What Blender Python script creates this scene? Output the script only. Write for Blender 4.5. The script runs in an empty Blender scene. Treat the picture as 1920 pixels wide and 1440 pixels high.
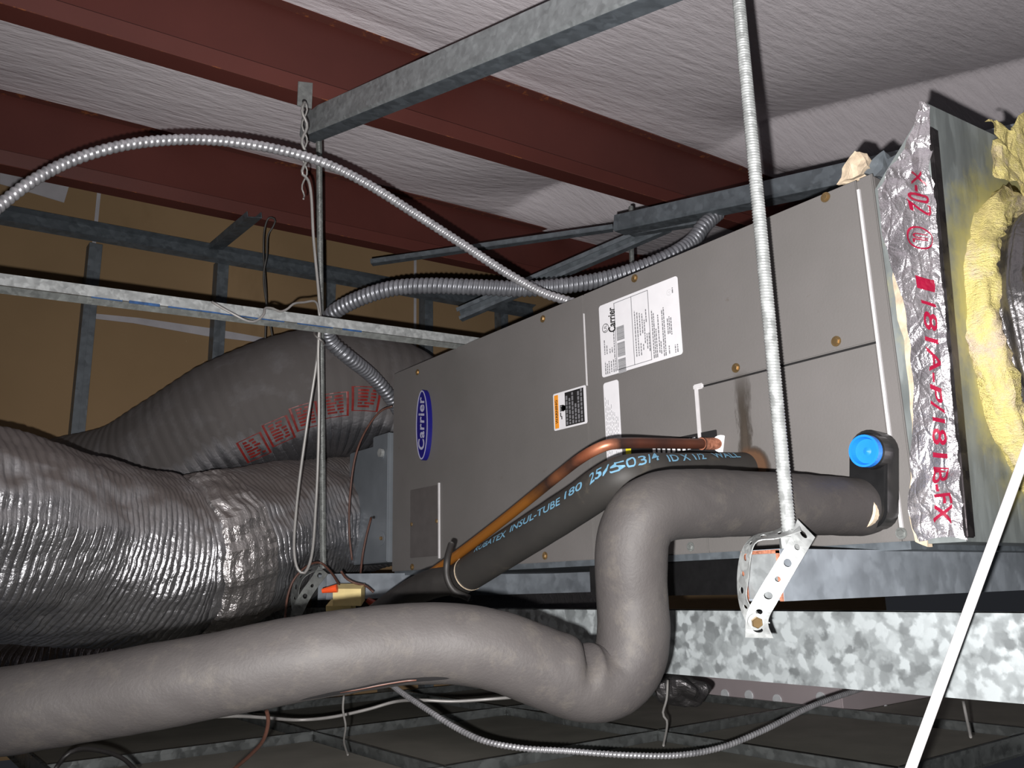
import bpy, bmesh, math, random
from mathutils import Vector, Matrix, noise
random.seed(7)
C = bpy.context.scene.collection
S = bpy.context.scene
V = Vector
# ------------------------------------------------------------------ camera
FOC = 1600.0                                    # focal length in pixels of the 1920 px frame
RX, RY, RZ = V((0.79783678, -0.12197589, -0.59040525)), V((-0.60242579, -0.19903723, -0.77296012)), V((-0.02323013, 0.97237136, -0.23228065))
R3 = Matrix((RX, RY, RZ))                       # camera -> world
cam_d = bpy.data.cameras.new('camera'); cam = bpy.data.objects.new('camera', cam_d); C.objects.link(cam)
cam_d.sensor_fit = 'HORIZONTAL'; cam_d.sensor_width = 36.0; cam_d.lens = FOC / 1920 * 36.0
cam_d.clip_start = 0.02; cam_d.clip_end = 60
cam.matrix_world = R3.to_4x4()
S.camera = cam
# ------------------------------------------------------------------ light
w = bpy.data.worlds.new('world'); S.world = w; w.use_nodes = True
w.node_tree.nodes['Background'].inputs[0].default_value = (0.8, 0.85, 1.0, 1)
w.node_tree.nodes['Background'].inputs[1].default_value = 0.02
fl = bpy.data.lights.new('phone_flash', 'SPOT'); fl.energy = 182; fl.spot_size = math.radians(150); fl.spot_blend = 1.0; fl.shadow_soft_size = 0.006; fl.color = (1.0, 0.97, 0.95)
flo = bpy.data.objects.new('phone_flash', fl); C.objects.link(flo); flo.location = R3 @ V((-0.026, -0.030, 0.0))
flo.rotation_euler = (R3 @ V(((1450 - 960) / FOC, -(480 - 720) / FOC, -1.0))).to_track_quat('-Z', 'Y').to_euler()
S.view_settings.view_transform = 'Standard'; S.view_settings.look = 'None'
S.view_settings.exposure = 0.0; S.view_settings.gamma = 1.0; S.view_settings.use_curve_mapping = False

def ray(x, y): return R3 @ V(((x - 960) / FOC, -(y - 720) / FOC, -1.0))
def P(x, y, d): return ray(x, y) * d
def PX(x, y, X): r = ray(x, y); return r * (X / r.x)
def PY(x, y, Y): r = ray(x, y); return r * (Y / r.y)
def PZ(x, y, Z): r = ray(x, y); return r * (Z / r.z)

# ------------------------------------------------------------------ materials
def hexc(r, g, b):
    f = lambda c: (c / 255 / 12.92) if c / 255 <= 0.04045 else ((c / 255 + 0.055) / 1.055) ** 2.4
    return (f(r), f(g), f(b), 1)
class NT:
    def __init__(s, name):
        m = bpy.data.materials.new(name); m.use_nodes = True; s.m = m; s.t = m.node_tree
        s.b = s.t.nodes['Principled BSDF']
    def n(s, typ, ins=None, **kw):
        x = s.t.nodes.new(typ)
        for k, v in kw.items(): setattr(x, k, v)
        for k, v in (ins or {}).items():
            if isinstance(v, bpy.types.NodeSocket): s.t.links.new(v, x.inputs[k])
            else: x.inputs[k].default_value = v
        return x
    def link(s, a, b): s.t.links.new(a, b)
    def set(s, **kw):
        for k, v in kw.items():
            k = {'color': 'Base Color', 'rough': 'Roughness', 'metal': 'Metallic', 'normal': 'Normal', 'spec': 'Specular IOR Level'}[k]
            if isinstance(v, bpy.types.NodeSocket): s.link(v, s.b.inputs[k])
            else: s.b.inputs[k].default_value = v
        return s.m
    def coord(s, kind='Object', scale=(1, 1, 1), rot=(0, 0, 0)):
        c = s.n('ShaderNodeTexCoord')
        mp = s.n('ShaderNodeMapping', {'Vector': c.outputs[kind], 'Scale': scale, 'Rotation': rot})
        return mp.outputs[0]
    def noise(s, vec, scale, detail=4, rough=0.55):
        return s.n('ShaderNodeTexNoise', {'Vector': vec, 'Scale': scale, 'Detail': detail, 'Roughness': rough}).outputs['Fac']
    def ramp(s, fac, stops):
        r = s.n('ShaderNodeValToRGB', {'Fac': fac}); e = r.color_ramp.elements
        while len(e) < len(stops): e.new(0.5)
        for i, (p, c) in enumerate(stops): e[i].position = p; e[i].color = c if len(c) == 4 else (*c, 1)
        return r.outputs[0]
    def mix(s, fac, a, b):
        x = s.n('ShaderNodeMix', data_type='RGBA'); 
        for k, v in ((0, fac), (6, a), (7, b)):
            if isinstance(v, bpy.types.NodeSocket): s.link(v, x.inputs[k])
            else: x.inputs[k].default_value = v
        return x.outputs[2]
    def math(s, op, a, b=0.0, clamp=False):
        x = s.n('ShaderNodeMath', operation=op, use_clamp=clamp)
        for k, v in ((0, a), (1, b)):
            if isinstance(v, bpy.types.NodeSocket): s.link(v, x.inputs[k])
            else: x.inputs[k].default_value = v
        return x.outputs[0]
    def bump(s, h, strength=0.3, dist=0.01, nrm=None):
        i = {'Height': h, 'Strength': strength, 'Distance': dist}
        if nrm is not None: i['Normal'] = nrm
        return s.n('ShaderNodeBump', i).outputs[0]
    def upness(s, lo=0.1, hi=0.7):                    # how far a surface faces up: where dust settles
        g = s.n('ShaderNodeNewGeometry'); sp = s.n('ShaderNodeSeparateXYZ', {0: g.outputs['Normal']})
        return s.n('ShaderNodeMapRange', {'Value': sp.outputs[2], 'From Min': lo, 'From Max': hi}).outputs[0]
M = {}
def simple(name, col, rough=0.6, metal=0.0, nscale=40, amt=0.12, bump=0.05, spec=0.5):
    t = NT(name); v = t.coord(); f = t.noise(v, nscale)
    c0 = tuple(c * (1 - amt) for c in col[:3]) + (1,); c1 = tuple(min(1, c * (1 + amt)) for c in col[:3]) + (1,)
    M[name] = t.set(color=t.ramp(f, [(0.3, c0), (0.7, c1)]), rough=rough, metal=metal, spec=spec, normal=t.bump(f, bump, 0.003))
    return M[name]
simple('white_print', hexc(225, 225, 228), 0.5, amt=0.03)
simple('label_white', hexc(225, 224, 228), 0.45, amt=0.03, spec=0.3)
simple('ink_black', hexc(28, 27, 28), 0.6, amt=0.05)
simple('ink_grey', hexc(120, 120, 124), 0.6, amt=0.05)
simple('ink_light', hexc(175, 175, 178), 0.6, amt=0.05)
simple('ink_orange', hexc(235, 150, 45), 0.5, amt=0.05)
simple('ink_yellow', hexc(225, 215, 40), 0.5, amt=0.05)
simple('badge_blue', hexc(22, 20, 112), 0.35, amt=0.05)
simple('badge_white', hexc(175, 175, 200), 0.4, amt=0.05)
simple('print_blue', hexc(98, 142, 168), 0.6, amt=0.12)
simple('print_red', hexc(140, 14, 48), 0.4, amt=0.15)
simple('print_dull_red', hexc(118, 32, 28), 0.4, amt=0.25)
simple('stamp_blue', hexc(40, 75, 120), 0.5, amt=0.4, nscale=90)
simple('black_plastic', hexc(22, 22, 23), 0.35, amt=0.2, nscale=60, bump=0.1)
simple('blue_cap', hexc(30, 125, 225), 0.4, amt=0.06)
simple('brass', hexc(150, 125, 88), 0.35, 0.75, amt=0.25)
simple('wire_grey', hexc(150, 148, 146), 0.4, 0.25, amt=0.1)
simple('wire_dark', hexc(70, 68, 66), 0.5, 0.2, amt=0.1)
simple('wire_brown', hexc(84, 54, 44), 0.5, amt=0.2)
simple('wire_white', hexc(205, 203, 204), 0.5, amt=0.06)
simple('wire_black', hexc(30, 28, 28), 0.5)
simple('orange_plastic', hexc(240, 88, 40), 0.4, amt=0.1)
simple('red_plastic', hexc(130, 40, 22), 0.4, amt=0.1)
simple('dark_void', hexc(10, 10, 10), 0.9)
simple('cover_paint', hexc(88, 84, 83), 0.5, amt=0.08)
simple('foam_cream', hexc(200, 182, 158), 0.95, amt=0.25, nscale=60, bump=0.6)
simple('sealant', hexc(200, 198, 200), 0.6, amt=0.08)
simple('jbox_grey', hexc(112, 118, 124), 0.45, 0.1, amt=0.08, nscale=15)
simple('box_grey', hexc(170, 160, 163), 0.45, 0.05, amt=0.06, nscale=6)
simple('chrome', hexc(232, 236, 240), 0.25, 0.3)
simple('tape_black', hexc(38, 36, 35), 0.55, amt=0.2)

def m_paint():
    t = NT('cabinet_paint'); v = t.coord(); f = t.noise(v, 3, 5); g = t.noise(v, 260, 2); s = t.noise(v, 22, 6, 0.7)
    c = t.ramp(f, [(0.3, hexc(101, 99, 97)), (0.7, hexc(112, 109, 108))])
    c = t.mix(t.ramp(s, [(0.66, (0, 0, 0)), (0.78, (1, 1, 1))]), c, hexc(96, 90, 84))
    M['cabinet_paint'] = t.set(color=c, rough=0.55, spec=0.35, normal=t.bump(g, 0.12, 0.002))
m_paint()
def m_galv(name, base, rough, scale, contrast, metal=0.75, dirt=0.3, stretch=(1, 1, 1)):
    t = NT(name); v = t.coord(scale=stretch)
    wv = t.n('ShaderNodeTexNoise', {'Vector': v, 'Scale': scale * 0.7, 'Detail': 3}).outputs['Color']
    vv = t.n('ShaderNodeVectorMath', {0: v, 1: t.n('ShaderNodeVectorMath', {0: wv, 1: (2.0 / scale,) * 3}, operation='MULTIPLY').outputs[0]}, operation='ADD').outputs[0]
    vo = t.n('ShaderNodeTexVoronoi', {'Vector': vv, 'Scale': scale, 'Smoothness': 0.7}, feature='SMOOTH_F1')
    bw = t.n('ShaderNodeSeparateColor', {0: vo.outputs['Color']}).outputs[0]
    f2 = t.noise(v, scale * 0.35, 4)
    k = t.math('ADD', t.math('MULTIPLY', bw, contrast), t.math('MULTIPLY', f2, dirt))
    lo = tuple(c * 0.45 for c in base[:3]); hi = tuple(min(1, c * 1.5) for c in base[:3])
    col = t.ramp(k, [(0.1, lo), (0.75, hi)])
    rg = t.n('ShaderNodeMapRange', {'Value': bw, 'To Min': rough - 0.1, 'To Max': rough + 0.15}).outputs[0]
    M[name] = t.set(color=col, rough=rg, metal=metal, normal=t.bump(bw, 0.12, 0.003))
m_galv('galvanised', hexc(150, 155, 157), 0.45, 90, 0.16, 0.2, 0.45)
m_galv('galv_pan', hexc(142, 148, 150), 0.45, 75, 0.75, 0.25, 0.35)
m_galv('galv_plenum', hexc(122, 128, 128), 0.42, 55, 0.2, 0.2, 0.75, (1, 1, 0.35))
def residue():
    t = NT.__new__(NT); t.m = M['galv_plenum']; t.t = t.m.node_tree; t.b = t.t.nodes['Principled BSDF']
    old = t.b.inputs['Base Color'].links[0].from_socket
    sp = t.n('ShaderNodeSeparateXYZ', {0: t.coord()})
    dx = t.math('SUBTRACT', sp.outputs[0], 1.452); dz = t.math('SUBTRACT', sp.outputs[2], 0.375)
    rr = t.math('SQRT', t.math('ADD', t.math('MULTIPLY', dx, dx), t.math('MULTIPLY', dz, dz)))
    f = t.math('MULTIPLY', t.math('SUBTRACT', t.noise(t.coord(), 22, 5, 0.65), 0.5), 0.16)
    k = t.n('ShaderNodeMapRange', {'Value': t.math('ADD', rr, f), 'From Min': 0.235, 'From Max': 0.30, 'To Min': 0.9, 'To Max': 0.0}).outputs[0]
    c = t.mix(k, (0.2, 0.2, 0.2, 1), hexc(176, 170, 112)); mx = c.node
    t.link(old, mx.inputs[6]); t.link(c, t.b.inputs['Base Color'])
residue()
m_galv('galv_dark', hexc(112, 120, 127), 0.5, 60, 0.15, 0.2)
m_galv('galv_strut', hexc(140, 147, 155), 0.45, 40, 0.2, 0.15, 0.6)
m_galv('steel_bright', hexc(200, 204, 204), 0.38, 120, 0.15, 0.35)
m_galv('steel_dull', hexc(150, 154, 152), 0.4, 120, 0.15, 0.35)
m_galv('tee_metal', hexc(122, 126, 126), 0.32, 60, 0.2, 0.5)
m_galv('dark_reflection_metal', hexc(90, 86, 88), 0.3, 60, 0.2, 0.8)  # darkened base colour carries a dark reflection at the plenum corner

def m_red():
    t = NT('red_primer'); v = t.coord(); f = t.noise(v, 2.5, 5); g = t.noise(v, 90, 3)
    c = t.ramp(f, [(0.3, hexc(84, 44, 39)), (0.75, hexc(97, 51, 45))])
    M['red_primer'] = t.set(color=c, rough=0.55, spec=0.3, normal=t.bump(g, 0.08, 0.002))
    t = NT('rust_edge'); v = t.coord(); g = t.noise(v, 26, 4, 0.7)
    c = t.ramp(g, [(0.56, hexc(98, 52, 44)), (0.68, hexc(150, 88, 48))])
    M['rust_edge'] = t.set(color=c, rough=0.8)
    t = NT('rust'); v = t.coord(); g = t.noise(v, 120, 4, 0.7)
    M['rust'] = t.set(color=t.ramp(g, [(0.35, hexc(112, 66, 46)), (0.65, hexc(180, 120, 95))]), rough=0.85)
m_red()
def m_ceiling():
    t = NT('vinyl_insulation'); v = t.coord(scale=(3.2, 16, 3), rot=(0, 0, math.radians(-52)))
    a = t.noise(v, 2.6, 5, 0.6); b = t.noise(t.coord(), 160, 2)
    h = t.math('ADD', a, t.math('MULTIPLY', b, 0.05)); big = t.noise(t.coord(), 1.6, 3)
    M['vinyl_insulation'] = t.set(color=t.ramp(big, [(0.3, hexc(228, 221, 226)), (0.7, hexc(240, 233, 238))]), rough=0.42, spec=0.5, normal=t.bump(h, 0.42, 0.02))
m_ceiling()
def m_wall():
    t = NT('brown_board'); v = t.coord(); f = t.noise(v, 1.8, 4); s = t.noise(v, 28, 3, 0.6); sp = t.noise(t.coord(scale=(1, 1, 0.35)), 4, 5, 0.6)
    c = t.ramp(f, [(0.3, hexc(130, 108, 80)), (0.7, hexc(143, 119, 89))])
    c = t.mix(t.ramp(s, [(0.72, (0, 0, 0)), (0.76, (1, 1, 1))]), c, hexc(170, 150, 125))
    c = t.mix(t.ramp(sp, [(0.6, (0, 0, 0)), (0.75, (0.5, 0.5, 0.5))]), c, hexc(112, 90, 64))
    M['brown_board'] = t.set(color=c, rough=0.85, spec=0.2)
m_wall()
simple('joint_white', hexc(165, 163, 168), 0.85, amt=0.12, nscale=12)
def m_pipe():
    t = NT('grey_foam'); v = t.coord(); f = t.noise(v, 9, 6, 0.6); g = t.noise(v, 300, 3); s = t.noise(v, 26, 6, 0.72)
    c = t.ramp(f, [(0.3, hexc(58, 55, 55)), (0.7, hexc(68, 65, 64))])
    c = t.mix(t.ramp(s, [(0.52, (0, 0, 0)), (0.82, (0.6, 0.6, 0.6))]), c, hexc(90, 85, 78))
    M['grey_foam'] = t.set(color=c, rough=0.62, spec=0.32, normal=t.bump(t.math('ADD', t.math('MULTIPLY', g, 0.25), f), 0.25, 0.006))
    t = NT('black_rubber'); v = t.coord(); f = t.noise(v, 9, 6, 0.65)
    c = t.ramp(f, [(0.3, hexc(42, 41, 40)), (0.60, hexc(50, 48, 46)), (0.72, hexc(76, 71, 62))])
    M['black_rubber'] = t.set(color=c, rough=0.6, spec=0.35, normal=t.bump(f, 0.1, 0.003))
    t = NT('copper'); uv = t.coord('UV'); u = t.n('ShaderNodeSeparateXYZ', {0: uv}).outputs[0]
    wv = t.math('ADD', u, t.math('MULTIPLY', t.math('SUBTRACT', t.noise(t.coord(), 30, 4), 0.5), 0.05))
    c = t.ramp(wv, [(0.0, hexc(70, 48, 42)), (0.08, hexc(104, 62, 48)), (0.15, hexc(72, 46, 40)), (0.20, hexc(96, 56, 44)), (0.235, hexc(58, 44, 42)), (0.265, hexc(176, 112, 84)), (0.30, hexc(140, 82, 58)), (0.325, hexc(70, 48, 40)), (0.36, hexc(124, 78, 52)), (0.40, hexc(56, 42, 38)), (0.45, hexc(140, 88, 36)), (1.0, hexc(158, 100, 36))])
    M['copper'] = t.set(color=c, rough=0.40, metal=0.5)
m_pipe()
def m_foil(name, dustc, pitch, dust=(0.15, 0.6), base=(205, 205, 208), crumple=0.5, rings=0.6, rough=0.2, bs=0.6):
    t = NT(name); uv = t.coord('UV'); s = t.n('ShaderNodeSeparateXYZ', {0: uv}); u, th = s.outputs[0], s.outputs[1]
    o = t.coord(); n1 = t.noise(o, 30, 5, 0.65); n2 = t.noise(o, 7, 3)
    ph = t.math('ADD', t.math('MULTIPLY', u, 2 * math.pi / pitch), t.math('MULTIPLY', n2, 4.0))
    ring = t.math('POWER', t.math('ABSOLUTE', t.math('SINE', t.math('MULTIPLY', ph, 0.5))), 0.6)
    vm = t.n('ShaderNodeTexVoronoi', {'Vector': o, 'Scale': 34.0}, feature='DISTANCE_TO_EDGE').outputs[0]
    st = t.noise(t.coord('UV', scale=(70, 8, 1)), 1.0, 4, 0.6)
    h = t.math('ADD', t.math('MULTIPLY', ring, rings), t.math('MULTIPLY', n1, crumple))
    h = t.math('ADD', h, t.math('MULTIPLY', st, 0.8))
    h = t.math('ADD', h, t.math('MULTIPLY', t.math('MINIMUM', vm, 0.15), 0.6))
    up = t.upness(*dust); dn = t.noise(o, 12, 4, 0.6)
    d = t.math('MULTIPLY', t.math('ADD', up, t.math('MULTIPLY', t.math('SUBTRACT', dn, 0.5), 0.8)), 1.0, True)
    d = t.math('MAXIMUM', d, 0.13)
    c = t.mix(d, hexc(*base), hexc(*dustc))
    M[name] = t.set(color=c, rough=t.n('ShaderNodeMapRange', {'Value': d, 'To Min': rough, 'To Max': 0.8}).outputs[0],
                    metal=t.n('ShaderNodeMapRange', {'Value': d, 'To Min': 1.0, 'To Max': 0.05}).outputs[0], normal=t.bump(t.math('MULTIPLY', h, t.math('SUBTRACT', 1.1, d)), bs, 0.010))
m_foil('duct_foil', (96, 89, 87), 0.017, (-0.05, 0.55), (190, 190, 194), 0.7, 0.4, 0.24, 0.75)
m_foil('duct_foil_rear', (84, 80, 79), 0.03, (-0.75, -0.35), (150, 150, 155), 0.25, 0.5, 0.3)
m_foil('band_foil', (96, 89, 87), 0.05, (0.0, 0.6), (200, 196, 196), 1.2, 0.15, 0.25, 0.8)
m_foil('duct_foil_black', (70, 66, 64), 0.02, (0.8, 1.2), (120, 118, 120), 0.6, 0.4, 0.3)
def m_tape():
    t = NT('tape_foil'); o = t.coord(); a = t.noise(o, 26, 5, 0.7); vm = t.n('ShaderNodeTexVoronoi', {'Vector': t.coord(scale=(1, 1, 0.45)), 'Scale': 55.0}, feature='DISTANCE_TO_EDGE').outputs[0]
    h = t.math('ADD', a, t.math('MINIMUM', vm, 0.12))
    c = t.ramp(t.noise(o, 9, 3), [(0.35, hexc(190, 186, 192)), (0.65, hexc(235, 230, 235))])
    M['tape_foil'] = t.set(color=c, rough=0.33, metal=0.86, normal=t.bump(h, 0.5, 0.014))
    t = NT('fiberglass'); o = t.coord(); a = t.noise(o, 10, 6, 0.7); f = t.noise(t.coord(scale=(1, 1, 3)), 90, 4, 0.8)
    c = t.ramp(a, [(0.3, hexc(196, 178, 132)), (0.5, hexc(222, 208, 136)), (0.66, hexc(208, 190, 168))])
    M['fiberglass'] = t.set(color=c, rough=1.0, spec=0.1, normal=t.bump(f, 0.8, 0.01))
m_tape()
simple('tile_top', hexc(118, 116, 108), 0.75, amt=0.14, nscale=9, spec=0.5)
simple('wood_block', hexc(225, 205, 145), 0.7, amt=0.12, nscale=20)

# ------------------------------------------------------------------ object helpers
def link(name, me, mat, parent=None, smooth=False, label=None):
    o = bpy.data.objects.new(name, me); C.objects.link(o)
    for m in (mat if isinstance(mat, (list, tuple)) else [mat]): me.materials.append(M[m])
    if smooth:
        for p in me.polygons: p.use_smooth = True
    if parent is not None: o.parent = parent; o.matrix_parent_inverse = parent.matrix_world.inverted() if parent.matrix_world != Matrix() else Matrix()
    if label: o['label'] = label
    return o
def tag(o, label, cat, group=None, kind=None):
    o['label'] = label; o['category'] = cat
    if group: o['group'] = group
    if kind: o['kind'] = kind
    return o
def struct(o): o['kind'] = 'structure'; return o
def empty(name, loc, label, cat, group=None):
    o = bpy.data.objects.new(name, None); C.objects.link(o); o.location = loc; o.empty_display_size = 0.05
    o.matrix_world = Matrix.Translation(loc)
    return tag(o, label, cat, group)
def mesh(verts, faces):
    me = bpy.data.meshes.new('m'); me.from_pydata([tuple(v) for v in verts], [], faces); me.update(); return me
def fix(me):
    bm = bmesh.new(); bm.from_mesh(me); bmesh.ops.recalc_face_normals(bm, faces=bm.faces); bm.to_mesh(me); bm.free(); return me
def box_me(x0, x1, y0, y1, z0, z1, bev=0.0, seg=2):
    bm = bmesh.new(); bmesh.ops.create_cube(bm, size=1)
    for v in bm.verts: v.co = V(((x0 + x1) / 2 + v.co.x * (x1 - x0), (y0 + y1) / 2 + v.co.y * (y1 - y0), (z0 + z1) / 2 + v.co.z * (z1 - z0)))
    if bev: bmesh.ops.bevel(bm, geom=bm.edges[:], offset=bev, segments=seg, affect='EDGES')
    me = bpy.data.meshes.new('m'); bm.to_mesh(me); bm.free(); return me
def join_me(list_me):
    bm = bmesh.new()
    for m in list_me: bm.from_mesh(m)
    me = bpy.data.meshes.new('m'); bm.to_mesh(me); bm.free(); return me
def spline(pts, step):
    pts = [V(p) for p in pts]; out = []
    q = [pts[0] * 2 - pts[1]] + pts + [pts[-1] * 2 - pts[-2]]
    dense = []
    for i in range(1, len(q) - 2):
        a, b, c, d = q[i - 1], q[i], q[i + 1], q[i + 2]
        ta, tb, tc, td = 0.0, (b - a).length ** .5, 0, 0
        tb = max(tb, 1e-4); tc = tb + max((c - b).length ** .5, 1e-4); td = tc + max((d - c).length ** .5, 1e-4)
        n = 24
        for k in range(n):
            t = tb + (tc - tb) * k / n
            A1 = a * ((tb - t) / (tb - ta)) + b * ((t - ta) / (tb - ta)); A2 = b * ((tc - t) / (tc - tb)) + c * ((t - tb) / (tc - tb)); A3 = c * ((td - t) / (td - tc)) + d * ((t - tc) / (td - tc))
            B1 = A1 * ((tc - t) / (tc - ta)) + A2 * ((t - ta) / (tc - ta)); B2 = A2 * ((td - t) / (td - tb)) + A3 * ((t - tb) / (td - tb))
            dense.append(B1 * ((tc - t) / (tc - tb)) + B2 * ((t - tb) / (tc - tb)))
    dense.append(pts[-1])
    L = [0]
    for i in range(1, len(dense)): L.append(L[-1] + (dense[i] - dense[i - 1]).length)
    n = max(2, int(L[-1] / step)); j = 0
    for k in range(n + 1):
        s = L[-1] * k / n
        while j < len(L) - 2 and L[j + 1] < s: j += 1
        f = (s - L[j]) / max(L[j + 1] - L[j], 1e-9); out.append(dense[j].lerp(dense[j + 1], min(1, f)))
    return out
class Sweep:
    """centre line with parallel-transported frames"""
    def __init__(s, pts, step, up=V((0, 0, 1))):
        s.p = spline(pts, step); s.t = []; n = len(s.p)
        for i in range(n): s.t.append((s.p[min(i + 1, n - 1)] - s.p[max(i - 1, 0)]).normalized())
        u = up - s.t[0] * up.dot(s.t[0]); u.normalize(); s.u = [u]
        for i in range(1, n):
            u = s.u[-1] - s.t[i] * s.u[-1].dot(s.t[i]); u.normalize(); s.u.append(u)
        s.s = [0]
        for i in range(1, n): s.s.append(s.s[-1] + (s.p[i] - s.p[i - 1]).length)
    def at(s, L):
        i = min(range(len(s.s)), key=lambda k: abs(s.s[k] - L)); i = min(i, len(s.s) - 2)
        if s.s[i] > L and i > 0: i -= 1
        f = (L - s.s[i]) / (s.s[i + 1] - s.s[i])
        return s.p[i].lerp(s.p[i + 1], f), s.t[i], s.u[i].lerp(s.u[i + 1], f).normalized()
def tube(pts, r, seg=16, step=0.02, cap=True, sw=None):
    s = sw or Sweep(pts, step); vs = []; fs = []; uvs = []
    n = len(s.p)
    for i in range(n):
        b = s.t[i].cross(s.u[i])
        for k in range(seg):
            a = 2 * math.pi * k / seg
            rr = r(s.s[i], a, s.p[i]) if callable(r) else r
            vs.append(s.p[i] + (s.u[i] * math.cos(a) + b * math.sin(a)) * rr)
    for i in range(n - 1):
        for k in range(seg):
            k2 = (k + 1) % seg
            fs.append((i * seg + k, i * seg + k2, (i + 1) * seg + k2, (i + 1) * seg + k))
            uvs += [(s.s[i], k / seg), (s.s[i], (k + 1) / seg), (s.s[i + 1], (k + 1) / seg), (s.s[i + 1], k / seg)]
    nq = len(fs)
    if cap: fs += [tuple(range(seg)), tuple(reversed(range((n - 1) * seg, n * seg)))]
    me = mesh(vs, fs); uvl = me.uv_layers.new(name='UVMap')
    for j, c in enumerate(uvs): uvl.data[j].uv = c
    for p in me.polygons: p.use_smooth = p.index < nq
    return me
def profile_me(prof, a, b, up=V((0, 0, 1)), closed=False, thick=0.0015):
    """sweep an open 2D profile (side, up) straight from a to b, with thickness"""
    a, b = V(a), V(b); t = (b - a).normalized(); sd = t.cross(up).normalized(); u = sd.cross(t).normalized()
    n = len(prof); off = []
    for i in range(n):
        p0 = V(prof[max(i - 1, 0)] + (0,)) if len(prof[0]) == 2 else V(prof[max(i - 1, 0)]); p1 = V(prof[min(i + 1, n - 1)] + (0,))
        pc = V(prof[i] + (0,))
        d0 = (pc - p0).normalized() if i > 0 else (p1 - pc).normalized(); d1 = (p1 - pc).normalized() if i < n - 1 else d0
        nn = V((-(d0.y + d1.y), d0.x + d1.x, 0)); l = nn.length; nn = nn / l if l > 1e-6 else V((-d0.y, d0.x, 0))
        cs = max(0.4, nn.dot(V((-d0.y, d0.x, 0)))); off.append((prof[i][0] + nn.x * thick / cs, prof[i][1] + nn.y * thick / cs))
    loop = list(prof) + list(reversed(off)); m = len(loop)
    vs = [e + sd * q[0] + u * q[1] for e in (a, b) for q in loop]
    fs = [(i, (i + 1) % m, m + (i + 1) % m, m + i) for i in range(m)]
    for e in (0, m):
        for i in range(n - 1): fs.append((e + i, e + i + 1, e + m - 2 - i, e + m - 1 - i))
    return fix(mesh(vs, fs))
def grid_me(fn, nu, nv, uvf=None):
    vs = [fn(i / nu, j / nv) for j in range(nv + 1) for i in range(nu + 1)]
    fs = [(j * (nu + 1) + i, j * (nu + 1) + i + 1, (j + 1) * (nu + 1) + i + 1, (j + 1) * (nu + 1) + i) for j in range(nv) for i in range(nu)]
    return mesh(vs, fs)
def solidify(o, t, off=0): m = o.modifiers.new('s', 'SOLIDIFY'); m.thickness = t; m.offset = off; return o
def text_me(body, size=1.0, shear=0.0, bold=0.0, spacing=1.0):
    cu = bpy.data.curves.new('t', 'FONT'); cu.body = body; cu.size = size; cu.shear = shear; cu.offset = bold; cu.align_x = 'CENTER'; cu.align_y = 'CENTER'; cu.space_character = spacing; cu.resolution_u = 3
    o = bpy.data.objects.new('t', cu); C.objects.link(o)
    dg = bpy.context.evaluated_depsgraph_get(); me = bpy.data.meshes.new_from_object(o.evaluated_get(dg))
    C.objects.unlink(o); bpy.data.objects.remove(o); bpy.data.curves.remove(cu); me.materials.clear(); return me
def map_me(me, f):
    for v in me.vertices: v.co = f(v.co)
    me.update(); return me
def cyl_me(a, b, r, seg=16, bev=0.0, r2=None):
    a, b = V(a), V(b); t = (b - a).normalized(); u = t.orthogonal().normalized(); w_ = t.cross(u); vs = []
    rings = [(a, r), (b, r2 if r2 is not None else r)]
    if bev: rings = [(a, r - bev), (a + t * bev, r), (b - t * bev, r), (b, r - bev)]
    for c, rr in rings:
        for k in range(seg): an = 2 * math.pi * k / seg; vs.append(c + (u * math.cos(an) + w_ * math.sin(an)) * rr)
    fs = [(i * seg + k, i * seg + (k + 1) % seg, (i + 1) * seg + (k + 1) % seg, (i + 1) * seg + k) for i in range(len(rings) - 1) for k in range(seg)]
    fs += [tuple(range(seg)), tuple(reversed(range((len(rings) - 1) * seg, len(rings) * seg)))]
    return fix(mesh(vs, fs))
def n3(p, s, k=0): return noise.noise(V(p) * s + V((k, k * 2, k * 3)))

# ================================================================== THE SETTING
# roof insulation: white vinyl facing sagging over the purlins, one sheet lapped over the next
SEAM0, SEAM1 = V((2.385, 1.985)), V((2.90, 0.945))
def ceil_z(x, y):
    d = (SEAM1 - SEAM0).normalized(); nrm = V((-d.y, d.x))       # distance beyond the lap
    if nrm.x < 0: nrm = -nrm
    s = (V((x, y)) - SEAM0).dot(nrm)
    k = max(0.0, min(1.0, (y - 1.93) / 0.79))
    z = (1.487 + 0.047 * x) * (1 - k) + (1.469 + 0.034 * x) * k
    free = (1 - math.exp(-((y - 1.90) / 0.13) ** 2)) * (1 - math.exp(-((y - 2.72) / 0.13) ** 2))
    e_ = 0.10 * math.exp(s / 0.30) - 0.01 if s < 0 else 0.09 - 0.12 * min(1, s / 0.24) + 0.02 * s
    z += e_ * (0.25 + 0.75 * free) + 0.014 * n3((x, y, 0), 1.8) * free
    z -= 0.018 * math.sin(math.pi * k)
    if y < 1.9: z -= 0.035 * math.sin(math.pi * max(0, min(1, (1.9 - y) / 1.6)))
    z = max(z, (1.485 + 0.047 * x)) if abs(y - 1.93) < 0.1 else z
    return z
me = grid_me(lambda u, v: V((-0.6 + 5.6 * u, -0.9 + 4.3 * v, ceil_z(-0.6 + 5.6 * u, -0.9 + 4.3 * v))), 280, 215)
ceiling = struct(link('ceiling', me, 'vinyl_insulation', smooth=True)); solidify(ceiling, 0.04, 1)
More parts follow.
